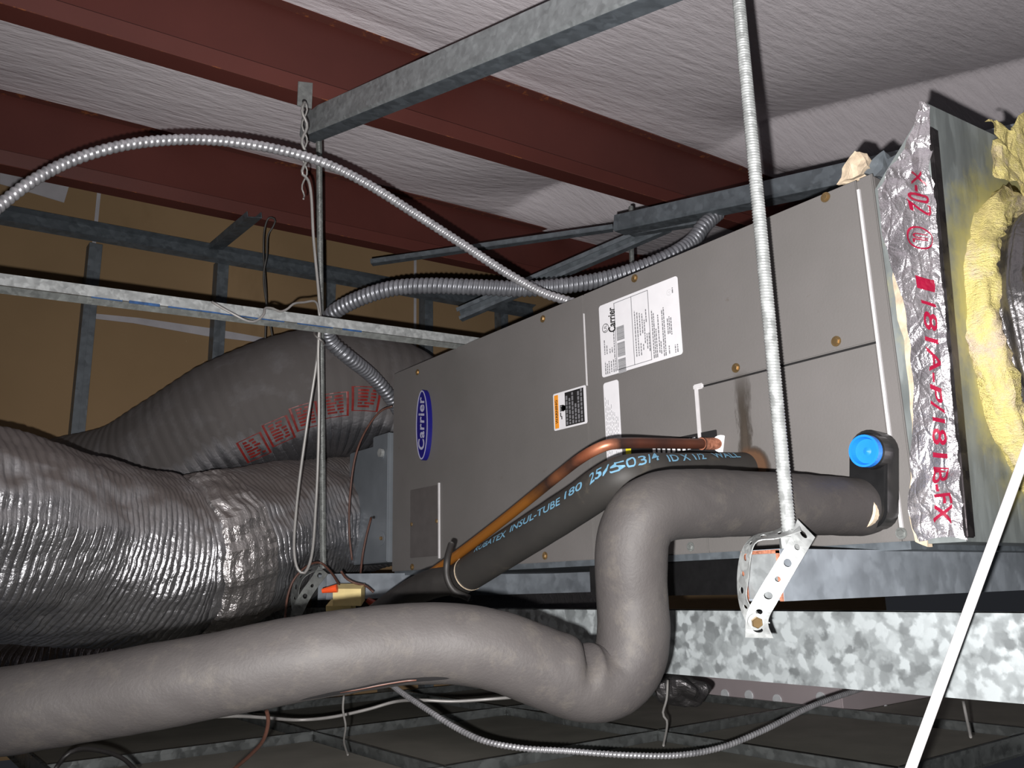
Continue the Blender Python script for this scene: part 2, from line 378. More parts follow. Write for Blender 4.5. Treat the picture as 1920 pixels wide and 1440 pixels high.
# brown board wall behind the unit
WY = 3.0
wall = struct(link('wall_back', box_me(-1.2, 5.2, WY, WY + 0.03, -0.45, 1.75), 'brown_board'))
for pts, nm in (([(0, 318), (42, 325), (130, 347), (120, 380), (60, 362), (0, 345)], 'joint_compound_patch'),
                ([(176, 588), (260, 596), (392, 615), (515, 637), (512, 645), (392, 631), (250, 606), (180, 598)], 'joint_tape')):
    q = [PY(x, y, WY - 0.002) for x, y in pts]; me = mesh(q, [tuple(range(len(q)))])
    o = link(nm, me, 'joint_white', wall); solidify(o, 0.002)
for X in (0.52, 1.78, 2.9): link('board_seam', box_me(X - 0.006, X + 0.006, WY - 0.002, WY + 0.001, 0.9, 1.6), 'joint_white', wall)
# framing of that wall: track and 16 inch studs
def cstud(w_, dpt, lip): return [(-w_ / 2 + lip, dpt), (-w_ / 2, dpt), (-w_ / 2, 0), (w_ / 2, 0), (w_ / 2, dpt), (w_ / 2 - lip, dpt)]
for i, (X, lab) in enumerate(((0.52, 'grey steel wall stud on brown board, leftmost of the row'), (0.945, 'grey steel wall stud meeting the diagonal brace at its top'),
                (1.37, 'grey steel wall stud behind the hanger rod and rear duct'), (1.82, 'grey steel wall stud under the loop of thick flexible conduit'), (2.22, 'grey steel wall stud farthest right, half hidden by the air handler'))):
    me = profile_me([(0.0, 0.018), (0, 0), (0.035, 0), (0.035, 0.018)], (X - 0.018, WY - 0.002, -0.38), (X - 0.018, WY - 0.002, 1.17 + 0.02 * i), up=V((0, -1, 0)))
    # web face towards the room
    me = join_me([box_me(X - 0.022, X - 0.020, WY - 0.05, WY - 0.003, -0.38, 1.15 + 0.07 * (X - .5)), box_me(X + 0.016, X + 0.018, WY - 0.05, WY - 0.003, -0.38, 1.15 + 0.07 * (X - .5)),
                  box_me(X - 0.022, X + 0.018, WY - 0.052, WY - 0.050, -0.38, 1.15 + 0.07 * (X - .5)), box_me(X - 0.002, X + 0.001, WY - 0.0535, WY - 0.052, -0.38, 1.14)])
    tag(link('wall_stud', me, 'galv_dark'), lab, 'stud', 'steel studs of the brown wall')
tr = profile_me([(-0.03, 0.03), (-0.03, 0), (0.03, 0), (0.03, 0.03)], PY(-60, 396, WY - 0.05), PY(1000, 588, WY - 0.05), up=V((0, -1, 0.25)), thick=0.002)
tag(link('wall_track', tr, 'galv_dark'), 'grey steel top track running across the brown wall studs', 'track')
br = profile_me([(-0.025, 0.02), (-0.025, 0), (0.025, 0), (0.025, 0.02)], PY(405, 468, WY - 0.06), PY(478, 408, WY - 0.42), up=V((0, -1, 0.1)), thick=0.002)
tag(link('diagonal_brace', br, 'galv_dark'), 'short grey steel brace slanting from wall track up to rear red purlin', 'brace')

# ------------------------------------------------------------------ red purlins
def purlin(Y, z, x0, x1, hgt, label):
    def ln(prof): return [(p[0], p[1]) for p in prof]
    A, B = V((x0, Y, z(x0))), V((x1, Y, z(x1)))
    e = empty('roof_purlin', A, label, 'purlin', 'red roof purlins')
    # side axis of a +X sweep is -Y, so positive side is towards the camera
    link('web', profile_me([(0, 0), (0, hgt)], A, B, thick=0.004), 'red_primer', e)
    link('bottom_flange', profile_me([(0, 0), (0.06, 0)], A, B, thick=0.004), 'red_primer', e)
    link('flange_lip', profile_me([(0.06, 0), (0.072, 0.038)], A, B, thick=0.003), 'red_primer', e)
    link('lip_edge', profile_me([(0.0735, 0.0), (0.0735, 0.002)], A + V((0, 0.012, -.002)), B + V((0, 0.012, -.002)), thick=0.002), 'rust_edge', e)
    link('top_flange', profile_me([(-0.055, hgt), (0.03, hgt)], A, B, thick=0.004), 'rust_edge', e)
    return e
purlin(1.93, lambda x: 1.213 + 0.047 * x, -0.5, 4.6, 0.27, 'dark red steel purlin with clip and wires, nearer of the two')
purlin(2.72, lambda x: 1.215 + 0.034 * x, -0.5, 4.6, 0.25, 'dark red steel purlin close to the brown wall, farther of the two')

# ------------------------------------------------------------------ drop ceiling seen from above
GZ = -0.38; X0, Y0 = 2.597 * 0.38, 5.67 * 0.38; G = 0.61
def tee(a, b, lab, grp):
    a, b = V(a), V(b); t = (b - a).normalized()
    m1 = profile_me([(0, 0), (0, 0.03)], a, b, thick=0.001); m2 = profile_me([(-0.012, 0), (0.012, 0)], a, b, thick=0.0006)
    m3 = profile_me([(-0.003, 0.03), (-0.003, 0.037), (0.003, 0.037), (0.003, 0.03)], a, b, thick=0.0006)
    o = link('ceiling_tee', join_me([m1, m2, m3]), 'tee_metal'); tag(o, lab, 'ceiling tee', grp)
for i in range(-1, 5):
    X = X0 + (i - 1) * G
    if X > 0.1: tee((X, 0.2, GZ), (X, WY - .05, GZ), 'long metal main tee of the drop ceiling grid, running parallel to the air handler', 'main tees of the drop ceiling')
for i in range(-1, 5):
    for j in range(-2, 2):
        Y = Y0 + j * G; X = X0 + (i - 1) * G
        if X > 0.1: tee((X + 0.004, Y, GZ + 0.001), (X + G - 0.004, Y, GZ + 0.001), 'short metal cross tee between ceiling tiles of the drop grid', 'cross tees of the drop ceiling')
        if X > 0.1 and Y + G < WY:
            o = link('ceiling_tile', box_me(X + 0.012, X + G - 0.012, Y + 0.012, Y + G - 0.012, GZ + 0.001, GZ + 0.017), 'tile_top')
            tag(o, 'dark dusty back of a square drop ceiling tile in the metal grid', 'ceiling tile', 'drop ceiling tiles seen from above')

# ================================================================== AIR HANDLER
FX = 1.157; UY0, UY1, UZ0, UZ1 = 0.607, 2.066, 0.05, 0.597
ah = empty('air_handler', (FX, 1.3, UZ0), 'long grey metal air handler cabinet with blue oval nameplate, hung on struts', 'air handler')
link('cabinet', box_me(FX + 0.004, FX + 0.56, UY0, UY1, UZ0, UZ1, 0.003), 'cabinet_paint', ah)
def panel(poly, nm, label=None):       # poly in (Y,Z), a sheet 3 mm proud with a bevelled rim
    bm = bmesh.new(); vs = [bm.verts.new((FX, y, z)) for y, z in poly]; f = bm.faces.new(vs)
    r = bmesh.ops.extrude_face_region(bm, geom=[f]); 
    for v in r['geom']:
        if isinstance(v, bmesh.types.BMVert): v.co.x += 0.0045
    bmesh.ops.recalc_face_normals(bm, faces=bm.faces)
    ed = [e for e in bm.edges if all(abs(v.co.x - FX) < 1e-6 for v in e.verts)]
    bmesh.ops.bevel(bm, geom=ed, offset=0.0015, segments=2, affect='EDGES')
    me = bpy.data.meshes.new('m'); bm.to_mesh(me); bm.free(); return link(nm, me, 'cabinet_paint', ah, label=label)
g = 0.0018
panel([(UY1, UZ0), (UY1, UZ1), (1.262 + g, UZ1), (1.262 + g, UZ0)], 'access_panel')
panel([(1.262 - g, UZ0), (1.262 - g, UZ1), (0.632 + g, UZ1), (0.632 + g, 0.338 + g), (0.975 + g, 0.338 + g), (0.975 + g, UZ0)], 'access_panel')
panel([(0.975 - g, UZ0), (0.975 - g, 0.338 - g), (0.632 + g, 0.338 - g), (0.632 + g, UZ0)], 'access_panel')
panel([(0.628, UZ0), (0.628, UZ1), (UY0, UZ1), (UY0, UZ0)], 'corner_post')
link('panel_gap', join_me([box_me(FX + 0.002, FX + 0.0045, 0.633, 0.974, 0.3355, 0.3405)]), 'ink_black', ah)
link('sealant_bead', join_me([box_me(FX - 0.002, FX + 0.003, 0.972, 0.979, 0.235, 0.338), box_me(FX - 0.003, FX + 0.003, 0.96, 0.982, 0.334, 0.344, 0.002)]), 'sealant', ah, label='white sealant bead down the panel joint')
link('edge_trim', box_me(FX - 0.0015, FX + 0.003, 0.6285, 0.6325, 0.06, 0.58), 'sealant', ah, label='pale bright edge of folded sheet metal')
link('edge_trim', box_me(FX - 0.001, FX + 0.003, 1.2610, 1.2628, 0.40, 0.555), 'sealant', ah, label='pale bright edge of folded sheet metal')
# small cover at the left with its own rim
q = PX(773, 916, FX); q2 = PX(826, 1043, FX)
link('knockout_cover', box_me(FX - 0.003, FX + 0.001, 1.826, 1.966, 0.082, 0.258, 0.001), 'cover_paint', ah, label='slightly darker small cover plate')
link('cover_rim', box_me(FX - 0.0042, FX + 0.001, 1.8235, 1.8275, 0.075, 0.262), 'sealant', ah, label='pale bright edge of the small cover')
def screw(p, r=0.0055, mat='brass', par=ah, n=V((-1, 0, 0))):
    a = p; b = p + n * 0.004
    m = [cyl_me(a, a + n * 0.0012, r * 1.5, 14), cyl_me(a, b, r, 6, 0.0008)]
    link('screw', join_me(m), mat, par, label='brass-coloured hex screw')
for x, y in ((783, 698), (1018, 598), (1190, 522), (1548, 370), (1568, 640), (1380, 690), (773, 983), (820, 977), (773, 1063), (1022, 1042)): screw(PX(x, y, FX - 0.001))
for x, y in ((1295, 1025), (1690, 1000)): screw(PX(x, y, FX - 0.001), 0.0055, 'steel_dull')
# rust stain around the suction line hole
def m_stain():
    t = NT('rust_stain'); v = t.coord(); f = t.noise(t.coord(scale=(1, 1, 0.25)), 40, 5, 0.7)
    sp = t.n('ShaderNodeSeparateXYZ', {0: t.coord()}); 
    dy = t.math('MULTIPLY', t.math('SUBTRACT', sp.outputs[1], 0.873), 1.0)
    dz = t.math('SUBTRACT', sp.outputs[2], 0.180)
    rr = t.math('SQRT', t.math('ADD', t.math('MULTIPLY', dy, dy), t.math('MULTIPLY', dz, dz)))
    ring = t.n('ShaderNodeMapRange', {'Value': t.math('ADD', rr, t.math('MULTIPLY', f, 0.012)), 'From Min': 0.034, 'From Max': 0.047, 'To Min': 1.0, 'To Max': 0.0}).outputs[0]
    col = t.n('ShaderNodeMapRange', {'Value': t.math('ADD', t.math('ABSOLUTE', t.math('ADD', dy, -0.006)), t.math('MULTIPLY', t.math('SUBTRACT', f, 0.5), 0.05)), 'From Min': 0.003, 'From Max': 0.017, 'To Min': 0.85, 'To Max': 0.0}).outputs[0]
    hi = t.n('ShaderNodeMapRange', {'Value': dz, 'From Min': 0.06, 'From Max': 0.17, 'To Min': 1.0, 'To Max': 0.0}).outputs[0]
    up = t.n('ShaderNodeMapRange', {'Value': dz, 'From Min': 0.0, 'From Max': 0.02}).outputs[0]
    a = t.math('MAXIMUM', ring, t.math('MULTIPLY', t.math('MULTIPLY', col, hi), up), True)
    c = t.mix(ring, hexc(66, 58, 50), hexc(84, 58, 38))
    t.link(a, t.b.inputs['Alpha']); M['rust_stain'] = t.set(color=c, rough=0.8)
m_stain()
link('rust_stain', box_me(FX - 0.0008, FX - 0.0004, 0.80, 0.955, 0.12, 0.40), 'rust_stain', ah, label='brown rust stain around the pipe hole')
# blue oval nameplate
bp = PX(799, 797, FX); by, bz = bp.y, bp.z
def oval(ry, rz, x0, x1, seg=48, bev=0.0):
    vs = []; rings = [(x1, 1.0), (x0 + bev, 1.0), (x0, 1.0 - bev * 30)] if bev else [(x1, 1), (x0, 1)]
    for X, k in rings:
        for i in range(seg): a = 2 * math.pi * i / seg; vs.append((X, by + ry * k * math.cos(a), bz + rz * k * math.sin(a)))
    fs = [(r * seg + i, r * seg + (i + 1) % seg, (r + 1) * seg + (i + 1) % seg, (r + 1) * seg + i) for r in range(len(rings) - 1) for i in range(seg)]
    fs += [tuple(range((len(rings) - 1) * seg, len(rings) * seg))]
    return fix(mesh(vs, fs))
npl = link('nameplate', oval(0.031, 0.094, FX - 0.013, FX, bev=0.0015), 'badge_blue', ah, label='blue oval nameplate')
def ovring(k0, k1, X):
    seg = 64; vs = []
    for k in (k0, k1):
        for i in range(seg): a = 2 * math.pi * i / seg; vs.append((X, by + (0.031 * k) * math.cos(a), bz + (0.094 - 0.031 * (1 - k)) * math.sin(a)))
    return mesh(vs, [(i, (i + 1) % seg, seg + (i + 1) % seg, seg + i) for i in range(seg)])
o = link('oval_border', ovring(0.93, 0.82, FX - 0.0136), 'badge_white', npl); solidify(o, 0.0006)
tm = text_me('Carrier', 0.044, 0.18, 0.0011, 1.08)
# text reads upward on a face whose normal is -X: text x -> +Z, text y -> +Y
tm = map_me(tm, lambda c: V((FX - 0.0140, by + c.y * 0.95, bz + c.x * 0.98)))
o = link('lettering', tm, 'badge_white', npl)
# rating label etc.  local label frame: u = +Z (reading direction up), w = +Y (letter tops to the left)
def label_plate(nm, y0, y1, z0, z1, mat='label_white', x=FX - 0.001, lab=None, r=0.006):
    seg = 5; pts = []
    for cy, cz, a0 in ((y1 - r, z1 - r, 0), (y0 + r, z1 - r, 90), (y0 + r, z0 + r, 180), (y1 - r, z0 + r, 270)):
        for k in range(seg + 1): a = math.radians(a0 + 90 * k / seg); pts.append((x, cy + r * math.cos(a), cz + r * math.sin(a)))
    o = link(nm, mesh(pts, [tuple(range(len(pts)))]), mat, ah, label=lab); solidify(o, 0.0006); return o
def bars(rects, x): return join_me([box_me(x - 0.0003, x + 0.0001, a, b, c, d) for a, b, c, d in rects])
LX = FX - 0.0016
rl = label_plate('rating_label', 1.000, 1.214, 0.406, 0.557, lab='white rating label full of small print')
# fraction coordinates on the label: p from left edge (Y high) 0..1, q from bottom 0..1
def LB(y0, y1, z0, z1):
    def f(p0, p1, q0, q1): return (y1 - (y1 - y0) * p1, y1 - (y1 - y0) * p0, z0 + (z1 - z0) * q0, z0 + (z1 - z0) * q1)
    return f
f = LB(1.000, 1.214, 0.406, 0.557)
R = [f(0.205, 0.212, .04, .96), f(.43, .436, .04, .96), f(.64, .646, .04, .96), f(.205, .645, .955, .962), f(.205, .645, .04, .047)]
link('print_frame', bars(R, LX), 'ink_grey', rl)
R = [f(.225, .325, .62 - .22 * i - .19, .62 - .22 * i) for i in range(3)]
link('print_block', bars(R, LX), 'ink_light', rl)
R = []
for i in range(3):                                      # bar codes
    z = .62 - .22 * i
    for k in range(14): R.append(f(.228, .322, z - .185 + k * .0135, z - .185 + k * .0135 + random.choice((.004, .007))))
link('bar_code', bars(R, LX - .0003), 'ink_grey', rl)
R = []
for p, q0, q1 in ((.05, .03, .2), (.075, .03, .17), (.1, .03, .2), (.13, .04, .19), (.16, .03, .2), (.185, .03, .21), (.05, .3, .5), (.08, .3, .42), (.12, .3, .36), (.15, .3, .37), (.18, .22, .6),
                  (.46, .14, .75), (.49, .14, .72), (.52, .14, .3), (.52, .4, .7), (.55, .2, .28), (.55, .42, .68), (.575, .28, .6), (.6, .2, .4), (.6, .55, .72), (.625, .16, .4),
                  (.67, .05, .68), (.69, .05, .64), (.71, .05, .42), (.74, .1, .6), (.76, .08, .24), (.79, .04, .64), (.81, .04, .66), (.85, .3, .5), (.87, .3, .52), (.89, .28, .5), (.85, .05, .16), (.92, .04, .14), (.945, .04, .14), (.93, .8, .87)):
    q = q0
    while q < q1:                                       # ragged words
        l = random.uniform(.015, .05); R.append(f(p, p + .011, q, min(q + l, q1))); q += l + .009
link('small_print', bars(R, LX), 'ink_grey', rl)
tm = text_me('Carrier', 0.034, 0.2, 0.0009); map_me(tm, lambda c: V((LX - .0003, 1.177 + c.y * .8, 0.517 + c.x * .5))); link('lettering', tm, 'ink_black', rl)
def ringm(y, z, r, r2, x): 
    seg = 24; vs = [(x, y + rr * math.cos(2 * math.pi * i / seg), z + rr * math.sin(2 * math.pi * i / seg)) for rr in (r, r2) for i in range(seg)]
    return mesh(vs, [(i, (i + 1) % seg, seg + (i + 1) % seg, seg + i) for i in range(seg)])
tm = map_me(text_me('UL', 0.012), lambda c: V((LX - .0003, 1.197 + c.y, 0.506 + c.x)))
link('approval_mark', join_me([ringm(1.197, .506, .0095, .0082, LX - .0003), tm]), 'ink_black', rl)
tm = map_me(text_me('UL', 0.006), lambda c: V((LX - .0003, 1.022 + c.y, 0.53 + c.x)))
link('approval_mark', join_me([ringm(1.022, .53, .006, .0054, LX - .0003), tm]), 'ink_light', rl)
# narrow label below
nl = label_plate('narrow_label', 1.169, 1.212, 0.222, 0.394, lab='narrow white label half hidden by the copper pipe'); f = LB(1.169, 1.212, .222, .394)
R = []
for k in range(9):
    q = .12 + random.random() * .1
    while q < .8 - .03 * k: l = random.uniform(.02, .06); R.append(f(.08 + k * .095, .12 + k * .095, q, q + l)); q += l + .02
link('small_print', bars(R, LX), 'ink_light', nl)
# warning label
wl = label_plate('warning_label', 1.264, 1.369, 0.322, 0.402, lab='warning label with orange band and black text block', r=0.004); f = LB(1.264, 1.369, .322, .402)
link('orange_band', bars([f(.04, .16, .05, .95)], LX), 'ink_orange', wl)
link('black_block', bars([f(.37, .93, .05, .95)], LX), 'ink_black', wl)
R = []
for k in range(6):
    q = .08
    while q < (.85, .78, .85, .5, .8, .86)[k]: l = random.uniform(.05, .12); R.append(f(.40 + k * .088, .445 + k * .088, q, q + l)); q += l + .025
link('small_print', bars(R, LX - .0004), 'ink_grey', wl)
tm = map_me(text_me('WARNING', 0.0135, 0, .0003), lambda c: V((LX - .0004, 1.358 + c.y * .75, .362 + c.x * .78))); link('lettering', tm, 'ink_black', wl)
# hand with a spark beside it
hand = [cyl_me((LX - .0004, 1.336, .366), (LX, 1.336, .366), .0068, 12)] + [box_me(LX - .0004, LX, 1.336, 1.347, .3605 + k * .0035, .363 + k * .0035) for k in range(4)] + [box_me(LX - .0004, LX, 1.328, 1.336, .361, .371), box_me(LX - .0004, LX, 1.344, 1.3465, .349, .358), box_me(LX - .0004, LX, 1.341, 1.3435, .343, .350)]
link('hand_symbol', join_me(hand), 'ink_black', wl)
# striped sticker partly hidden between the two pipes
p = PX(1175, 853, FX); p2 = PX(1330, 845, FX)
st = label_plate('striped_sticker', p2.y - .02, p.y, p2.z - .012, p.z + .014, 'ink_black', lab='black and yellow sticker between copper pipe and insulated line', r=.002)
link('yellow_corner', box_me(LX - .0002, LX, p.y - .014, p.y, p.z - .01, p.z + .012), 'ink_yellow', st)
link('white_print', join_me([box_me(LX - .0002, LX, p.y - .07 - .012 * k - .007, p.y - .07 - .012 * k, p.z - .012, p.z + .008) for k in range(9)]), 'white_print', st)
# lower rail of the cabinet and the black underside
link('bottom_rail', box_me(FX - 0.001, FX + 0.5, 0.62, 2.05, 0.0385, 0.05), 'galv_dark', ah)
link('drain_pan_underside', box_me(FX + 0.02, FX + 0.5, 0.76, 1.30, -0.02, 0.038), 'black_plastic', ah, label='black plastic underside of the cabinet')
link('dark_gap_block', box_me(FX + 0.03, FX + 1.1, 2.10, 2.40, -0.075, 0.02, .01), 'duct_foil_black', ah, label='added dark shiny block behind the gap under the cabinet')  # added to hide the wall and keep the gap above the pan black
# black drain fitting with blue cap
df = empty('drain_fitting', PX(1640, 900, FX), 'black plastic drain fitting with bright blue cap on right end of cabinet', 'drain fitting')
c = PX(1650, 900, FX)
def stadium(y0, z0, y1, z1, r, xa, xb, seg=12, bev=.004):
    pts = []
    for k in range(seg + 1): a = math.pi * k / seg; pts.append((y1 + r * math.cos(a), z1 + r * math.sin(a)))
    for k in range(seg + 1): a = math.pi + math.pi * k / seg; pts.append((y0 + r * math.cos(a), z0 + r * math.sin(a)))
    n = len(pts); cy, cz = (y0 + y1) / 2, (z0 + z1) / 2; vs = []
    for X, k in ((xb, 1), (xa + bev, 1), (xa, 0.9)):
        vs += [(X, cy + (p[0] - cy) * k, cz + (p[1] - cz) * (1 - (1 - k) * .5)) for p in pts]
    fs = [(r_ * n + i, r_ * n + (i + 1) % n, (r_ + 1) * n + (i + 1) % n, (r_ + 1) * n + i) for r_ in range(2) for i in range(n)] + [tuple(range(2 * n, 3 * n))]
    return fix(mesh(vs, fs))
pt = PX(1650, 848, FX); pb = PX(1650, 955, FX)
link('body', stadium(pb.y, pb.z, pt.y, pt.z, 0.029, FX - 0.035, FX - 0.001), 'black_plastic', df)
ca = PX(1625, 846, FX - 0.052); n_ = V((-1, 0, 0))
link('cap_collar', cyl_me(ca + V((0.03, 0, 0)), ca + V((0.002, 0, 0)), 0.0245, 28, .002), 'black_plastic', df)
seg = 32; vs = []
for rr, dx in ((0.0225, 0.004), (0.0225, -0.008), (0.0195, -0.008), (0.0170, 0.0005), (0.006, 0.0013), (0.0, -0.001)):
    for k in range(seg): a = 2 * math.pi * k / seg; vs.append(ca + V((dx, rr * math.cos(a), rr * math.sin(a))))
fs = [(r_ * seg + i, r_ * seg + (i + 1) % seg, (r_ + 1) * seg + (i + 1) % seg, (r_ + 1) * seg + i) for r_ in range(5) for i in range(seg)]
link('cap', fix(mesh(vs, fs)), 'blue_cap', df, smooth=False, label='bright blue round cap')
cb = PX(1628, 957, FX - 0.02)
link('outlet', cyl_me(cb + V((0.02, 0, 0)), cb - V((0.03, 0, 0)), 0.0275, 28, .002), 'foam_cream', df, label='cream coloured pipe end')
# electrical box at the far left end of the cabinet
ex = FX - 0.012
jb = empty('disconnect_box', (ex, 2.08, .08), 'small grey steel electrical box on left end of the air handler', 'electrical box')
a_ = PX(733, 1053, ex); b_ = PX(699, 826, ex); c_ = PX(668, 850, ex + 0.04)
link('housing', box_me(ex, ex + 0.10, 2.072, b_.y, 0.075, 0.43, .003), 'jbox_grey', jb)
link('side_cover', box_me(ex + 0.008, ex + 0.09, b_.y + .001, c_.y - .02, 0.075, 0.405, .003), 'jbox_grey', jb)
for z, r in ((.14, .02), (.37, .014)):
    link('knockout', cyl_me((ex, 2.105, z), (ex - .002, 2.105, z), r, 24, .0005), 'jbox_grey', jb); link('box_screw', cyl_me((ex - .002, 2.10, z), (ex - .006, 2.10, z), .005, 10), 'brass', jb)
link('box_screw', cyl_me((ex - .002, b_.y - .02, .2), (ex - .005, b_.y - .02, .2), .004, 10), 'ink_black', jb)
link('conduit_collar', cyl_me((ex - .002, 2.10, .375), (ex - .012, 2.10, .375), .012, 12), 'steel_bright', jb)

# torn foam on the cabinet's top right corner, cream strip along the right edge
def lump(pts, amp, scale, nm, mat, par, label=None, dep=.02, cat=None):
    me = mesh(pts, [tuple(range(len(pts)))]); bm = bmesh.new(); bm.from_mesh(me)
    r = bmesh.ops.extrude_face_region(bm, geom=bm.faces[:]); ray0 = (sum((V(p) for p in pts), V()) / len(pts)).normalized()
    for v in r['geom']:
        if isinstance(v, bmesh.types.BMVert): v.co += V((1, 0, 0)) * dep
    bmesh.ops.recalc_face_normals(bm, faces=bm.faces); bmesh.ops.triangulate(bm, faces=bm.faces)
    bmesh.ops.subdivide_edges(bm, edges=bm.edges, cuts=3, use_grid_fill=True)
    for v in bm.verts: v.co += V((n3(v.co, scale, 1), n3(v.co, scale, 5), n3(v.co, scale, 9))) * amp
    me = bpy.data.meshes.new('m'); bm.to_mesh(me); bm.free()
    return link(nm, me, mat, par, label=label)
pts = [PX(x, y, FX + .02) for x, y in ((1569, 344), (1578, 318), (1590, 298), (1602, 283), (1615, 286), (1622, 300), (1625, 312), (1612, 325), (1590, 336))]
link_ = lump(pts, .006, 60, 'torn_foam_tab', 'foam_cream', ah, 'torn cream foam flap sticking up from the top edge', .03)
pts = [PX(x, y, FX + .03) for x, y in ((1622, 325), (1640, 300), (1655, 285), (1672, 296), (1690, 285), (1690, 330), (1655, 330))]
lump(pts, .007, 50, 'torn_foam_tab', 'galv_dark', ah, 'crumpled grey scrap on the top corner', .03)

# ================================================================== PLENUM AT THE RIGHT
PYF = 0.512
pl = empty('supply_plenum', (FX, PYF, .05), 'galvanised sheet metal plenum joined to right end of air handler with foil tape', 'plenum')
link('sheet_box', fix(mesh([V(p) for p in ((FX + .002, PYF + .034, .045), (2.0, PYF + .034, .045), (2.0, PYF - .004, .74), (FX + .002, PYF, .668),
                                           (FX + .002, UY0 - .001, .045), (2.0, UY0 - .001, .045), (2.0, UY0 - .001, .74), (FX + .002, UY0 - .001, .57))],
     [(0, 1, 2, 3), (4, 5, 6, 7), (0, 1, 5, 4), (3, 2, 6, 7), (0, 3, 7, 4), (1, 2, 6, 5)])), 'galv_plenum', pl)
link('reflection_strip', map_me(box_me(FX - .001, FX + .020, -.004, .002, .05, .63, .0015), lambda c_: V((c_.x, c_.y + PYF + .034 * (1 - (c_.z - .045) / .62), c_.z))), 'dark_reflection_metal', pl, label='corner strip with the dark reflection in its colour')  # added strip: the foil's dark reflection beside the tape, put in as colour
pts = [(1683, 600), (1696, 640), (1706, 740), (1712, 850), (1708, 900), (1703, 960), (1716, 1015), (1740, 1025), (1730, 930), (1725, 800), (1718, 640), (1706, 560), (1678, 480), (1672, 520)]
pts = [PX(x, y, FX - .001) for x, y in pts]
lump(pts, .002, 60, 'foam_strip', 'foam_cream', pl, 'cream foam strip along the joint', .012)
# foil tape: rows of (yL,xL, yC,xC, yR,xR)
rows = [(188, 1727, 190, 1735, 196, 1744), (232, 1711, 225, 1726, 232, 1746), (272, 1698, 262, 1724, 268, 1746), (300, 1680, 300, 1728, 300, 1749), (335, 1658, 345, 1733, 345, 1752), (352, 1646, 400, 1739, 400, 1757), (440, 1655, 450, 1745, 450, 1762),
        (500, 1670, 520, 1750, 520, 1768), (560, 1692, 580, 1755, 585, 1774), (640, 1706, 660, 1762, 665, 1781), (720, 1712, 740, 1768, 745, 1788), (800, 1712, 810, 1773, 815, 1794), (880, 1706, 890, 1779, 890, 1801), (950, 1703, 950, 1784, 952, 1806), (1012, 1720, 1008, 1788, 1012, 1811)]
def lin(vals, t):
    k = min(int(t * (len(vals) - 1)), len(vals) - 2); f_ = t * (len(vals) - 1) - k; return [a + (b - a) * f_ for a, b in zip(vals[k], vals[k + 1])]
def tapef(u, v):
    r_ = lin(rows, v)
    if u < .7: k = u / .7; x = r_[1] + (r_[3] - r_[1]) * k; y = r_[0] + (r_[2] - r_[0]) * k; d = PX(x, y, FX - 0.006)
    else: k = (u - .7) / .3; x = r_[3] + (r_[5] - r_[3]) * k; y = r_[2] + (r_[4] - r_[2]) * k; d = PX(x, y, FX - 0.006 + .006 * k)
    a = 0.006 * (1.6 if v < .35 or v > .85 else .7)
    return d + V((-abs(n3(d, 28, 3)) * a * 1.6 + a * .3, n3(d, 35, 7) * a * .5, n3(d, 30, 9) * a * .5))
tp = link('foil_tape', grid_me(tapef, 44, 200), 'tape_foil', pl, smooth=False, label='crumpled shiny foil tape with red print'); solidify(tp, .0006)
def tape_text(body, v0, v1, u0, u1, nm='tape_lettering', bold=.012):
    tm = text_me(body, 1.0, 0, bold)
    xs = [q.co.x for q in tm.vertices]; ys = [q.co.y for q in tm.vertices]; x0, x1, y0, y1 = min(xs), max(xs), min(ys), max(ys)
    bm = bmesh.new(); bm.from_mesh(tm); bmesh.ops.triangulate(bm, faces=bm.faces); bmesh.ops.subdivide_edges(bm, edges=[e for e in bm.edges if e.calc_length() > .12], cuts=2); bm.to_mesh(tm); bm.free()
    def f_(c_):
        a = (c_.x - x0) / (x1 - x0); b = (c_.y - y0) / (y1 - y0)
        p_ = tapef(u0 + (u1 - u0) * b, v0 + (v1 - v0) * a); return p_ + V((-.0013, 0, 0))
    link(nm, map_me(tm, f_), 'print_red', tp)
tape_text('X-02', .25, .37, .45, .80)
tape_text('181A-P/181B-FX', .56, .97, .42, .72)
tape_text('UL', .416, .436, .46, .66)
link('tape_lettering', grid_me(lambda u, v: tapef(.40 + .33 * u, .505 + .028 * v) + V((-.001, 0, 0)), 4, 4), 'print_red', tp)
seg = 28; vs = []
for k_ in (1.0, .86):
    for i in range(seg):
        a = 2 * math.pi * i / seg; vs.append(tapef(.56 + .2 * k_ * math.cos(a), .425 + .024 * k_ * math.sin(a)) + V((-.0012, 0, 0)))
link('tape_mark', mesh(vs, [(i, (i + 1) % seg, seg + (i + 1) % seg, seg + i) for i in range(seg)]), 'print_red', tp)
# round take-off: black flex duct in a collar of yellow fibreglass
dcx, dcz, dr = 1.452, 0.345, 0.205
fd = empty('takeoff_duct', (dcx, PYF, dcz), 'dark shiny flexible duct leaving the galvanised plenum at the right edge', 'duct')
def rdk(s, a, p_): return dr * (1 + .022 * math.sin(s * 2 * math.pi / .022) + .035 * n3(p_ + V((math.cos(a), 0, math.sin(a))) * .25, 9))
link('jacket', tube([(dcx, PYF + .045, dcz), (dcx + .01, PYF - .09, dcz), (dcx + .10, PYF - .26, dcz - .02)], rdk, 72, .004), 'duct_foil_black', fd)
def rfg(s, a, p_): return 0.026 + 0.018 * n3((math.cos(a) * 3, math.sin(a) * 3, s * 8), 2.0, 3) + .008 * n3((math.cos(a) * 3, math.sin(a) * 3, s * 30), 6, 5)
ringp = [V((dcx + (dr + .005) * math.cos(2 * math.pi * k / 24), PYF + .008, dcz + (dr + .03) * math.sin(2 * math.pi * k / 24))) for k in range(25)]
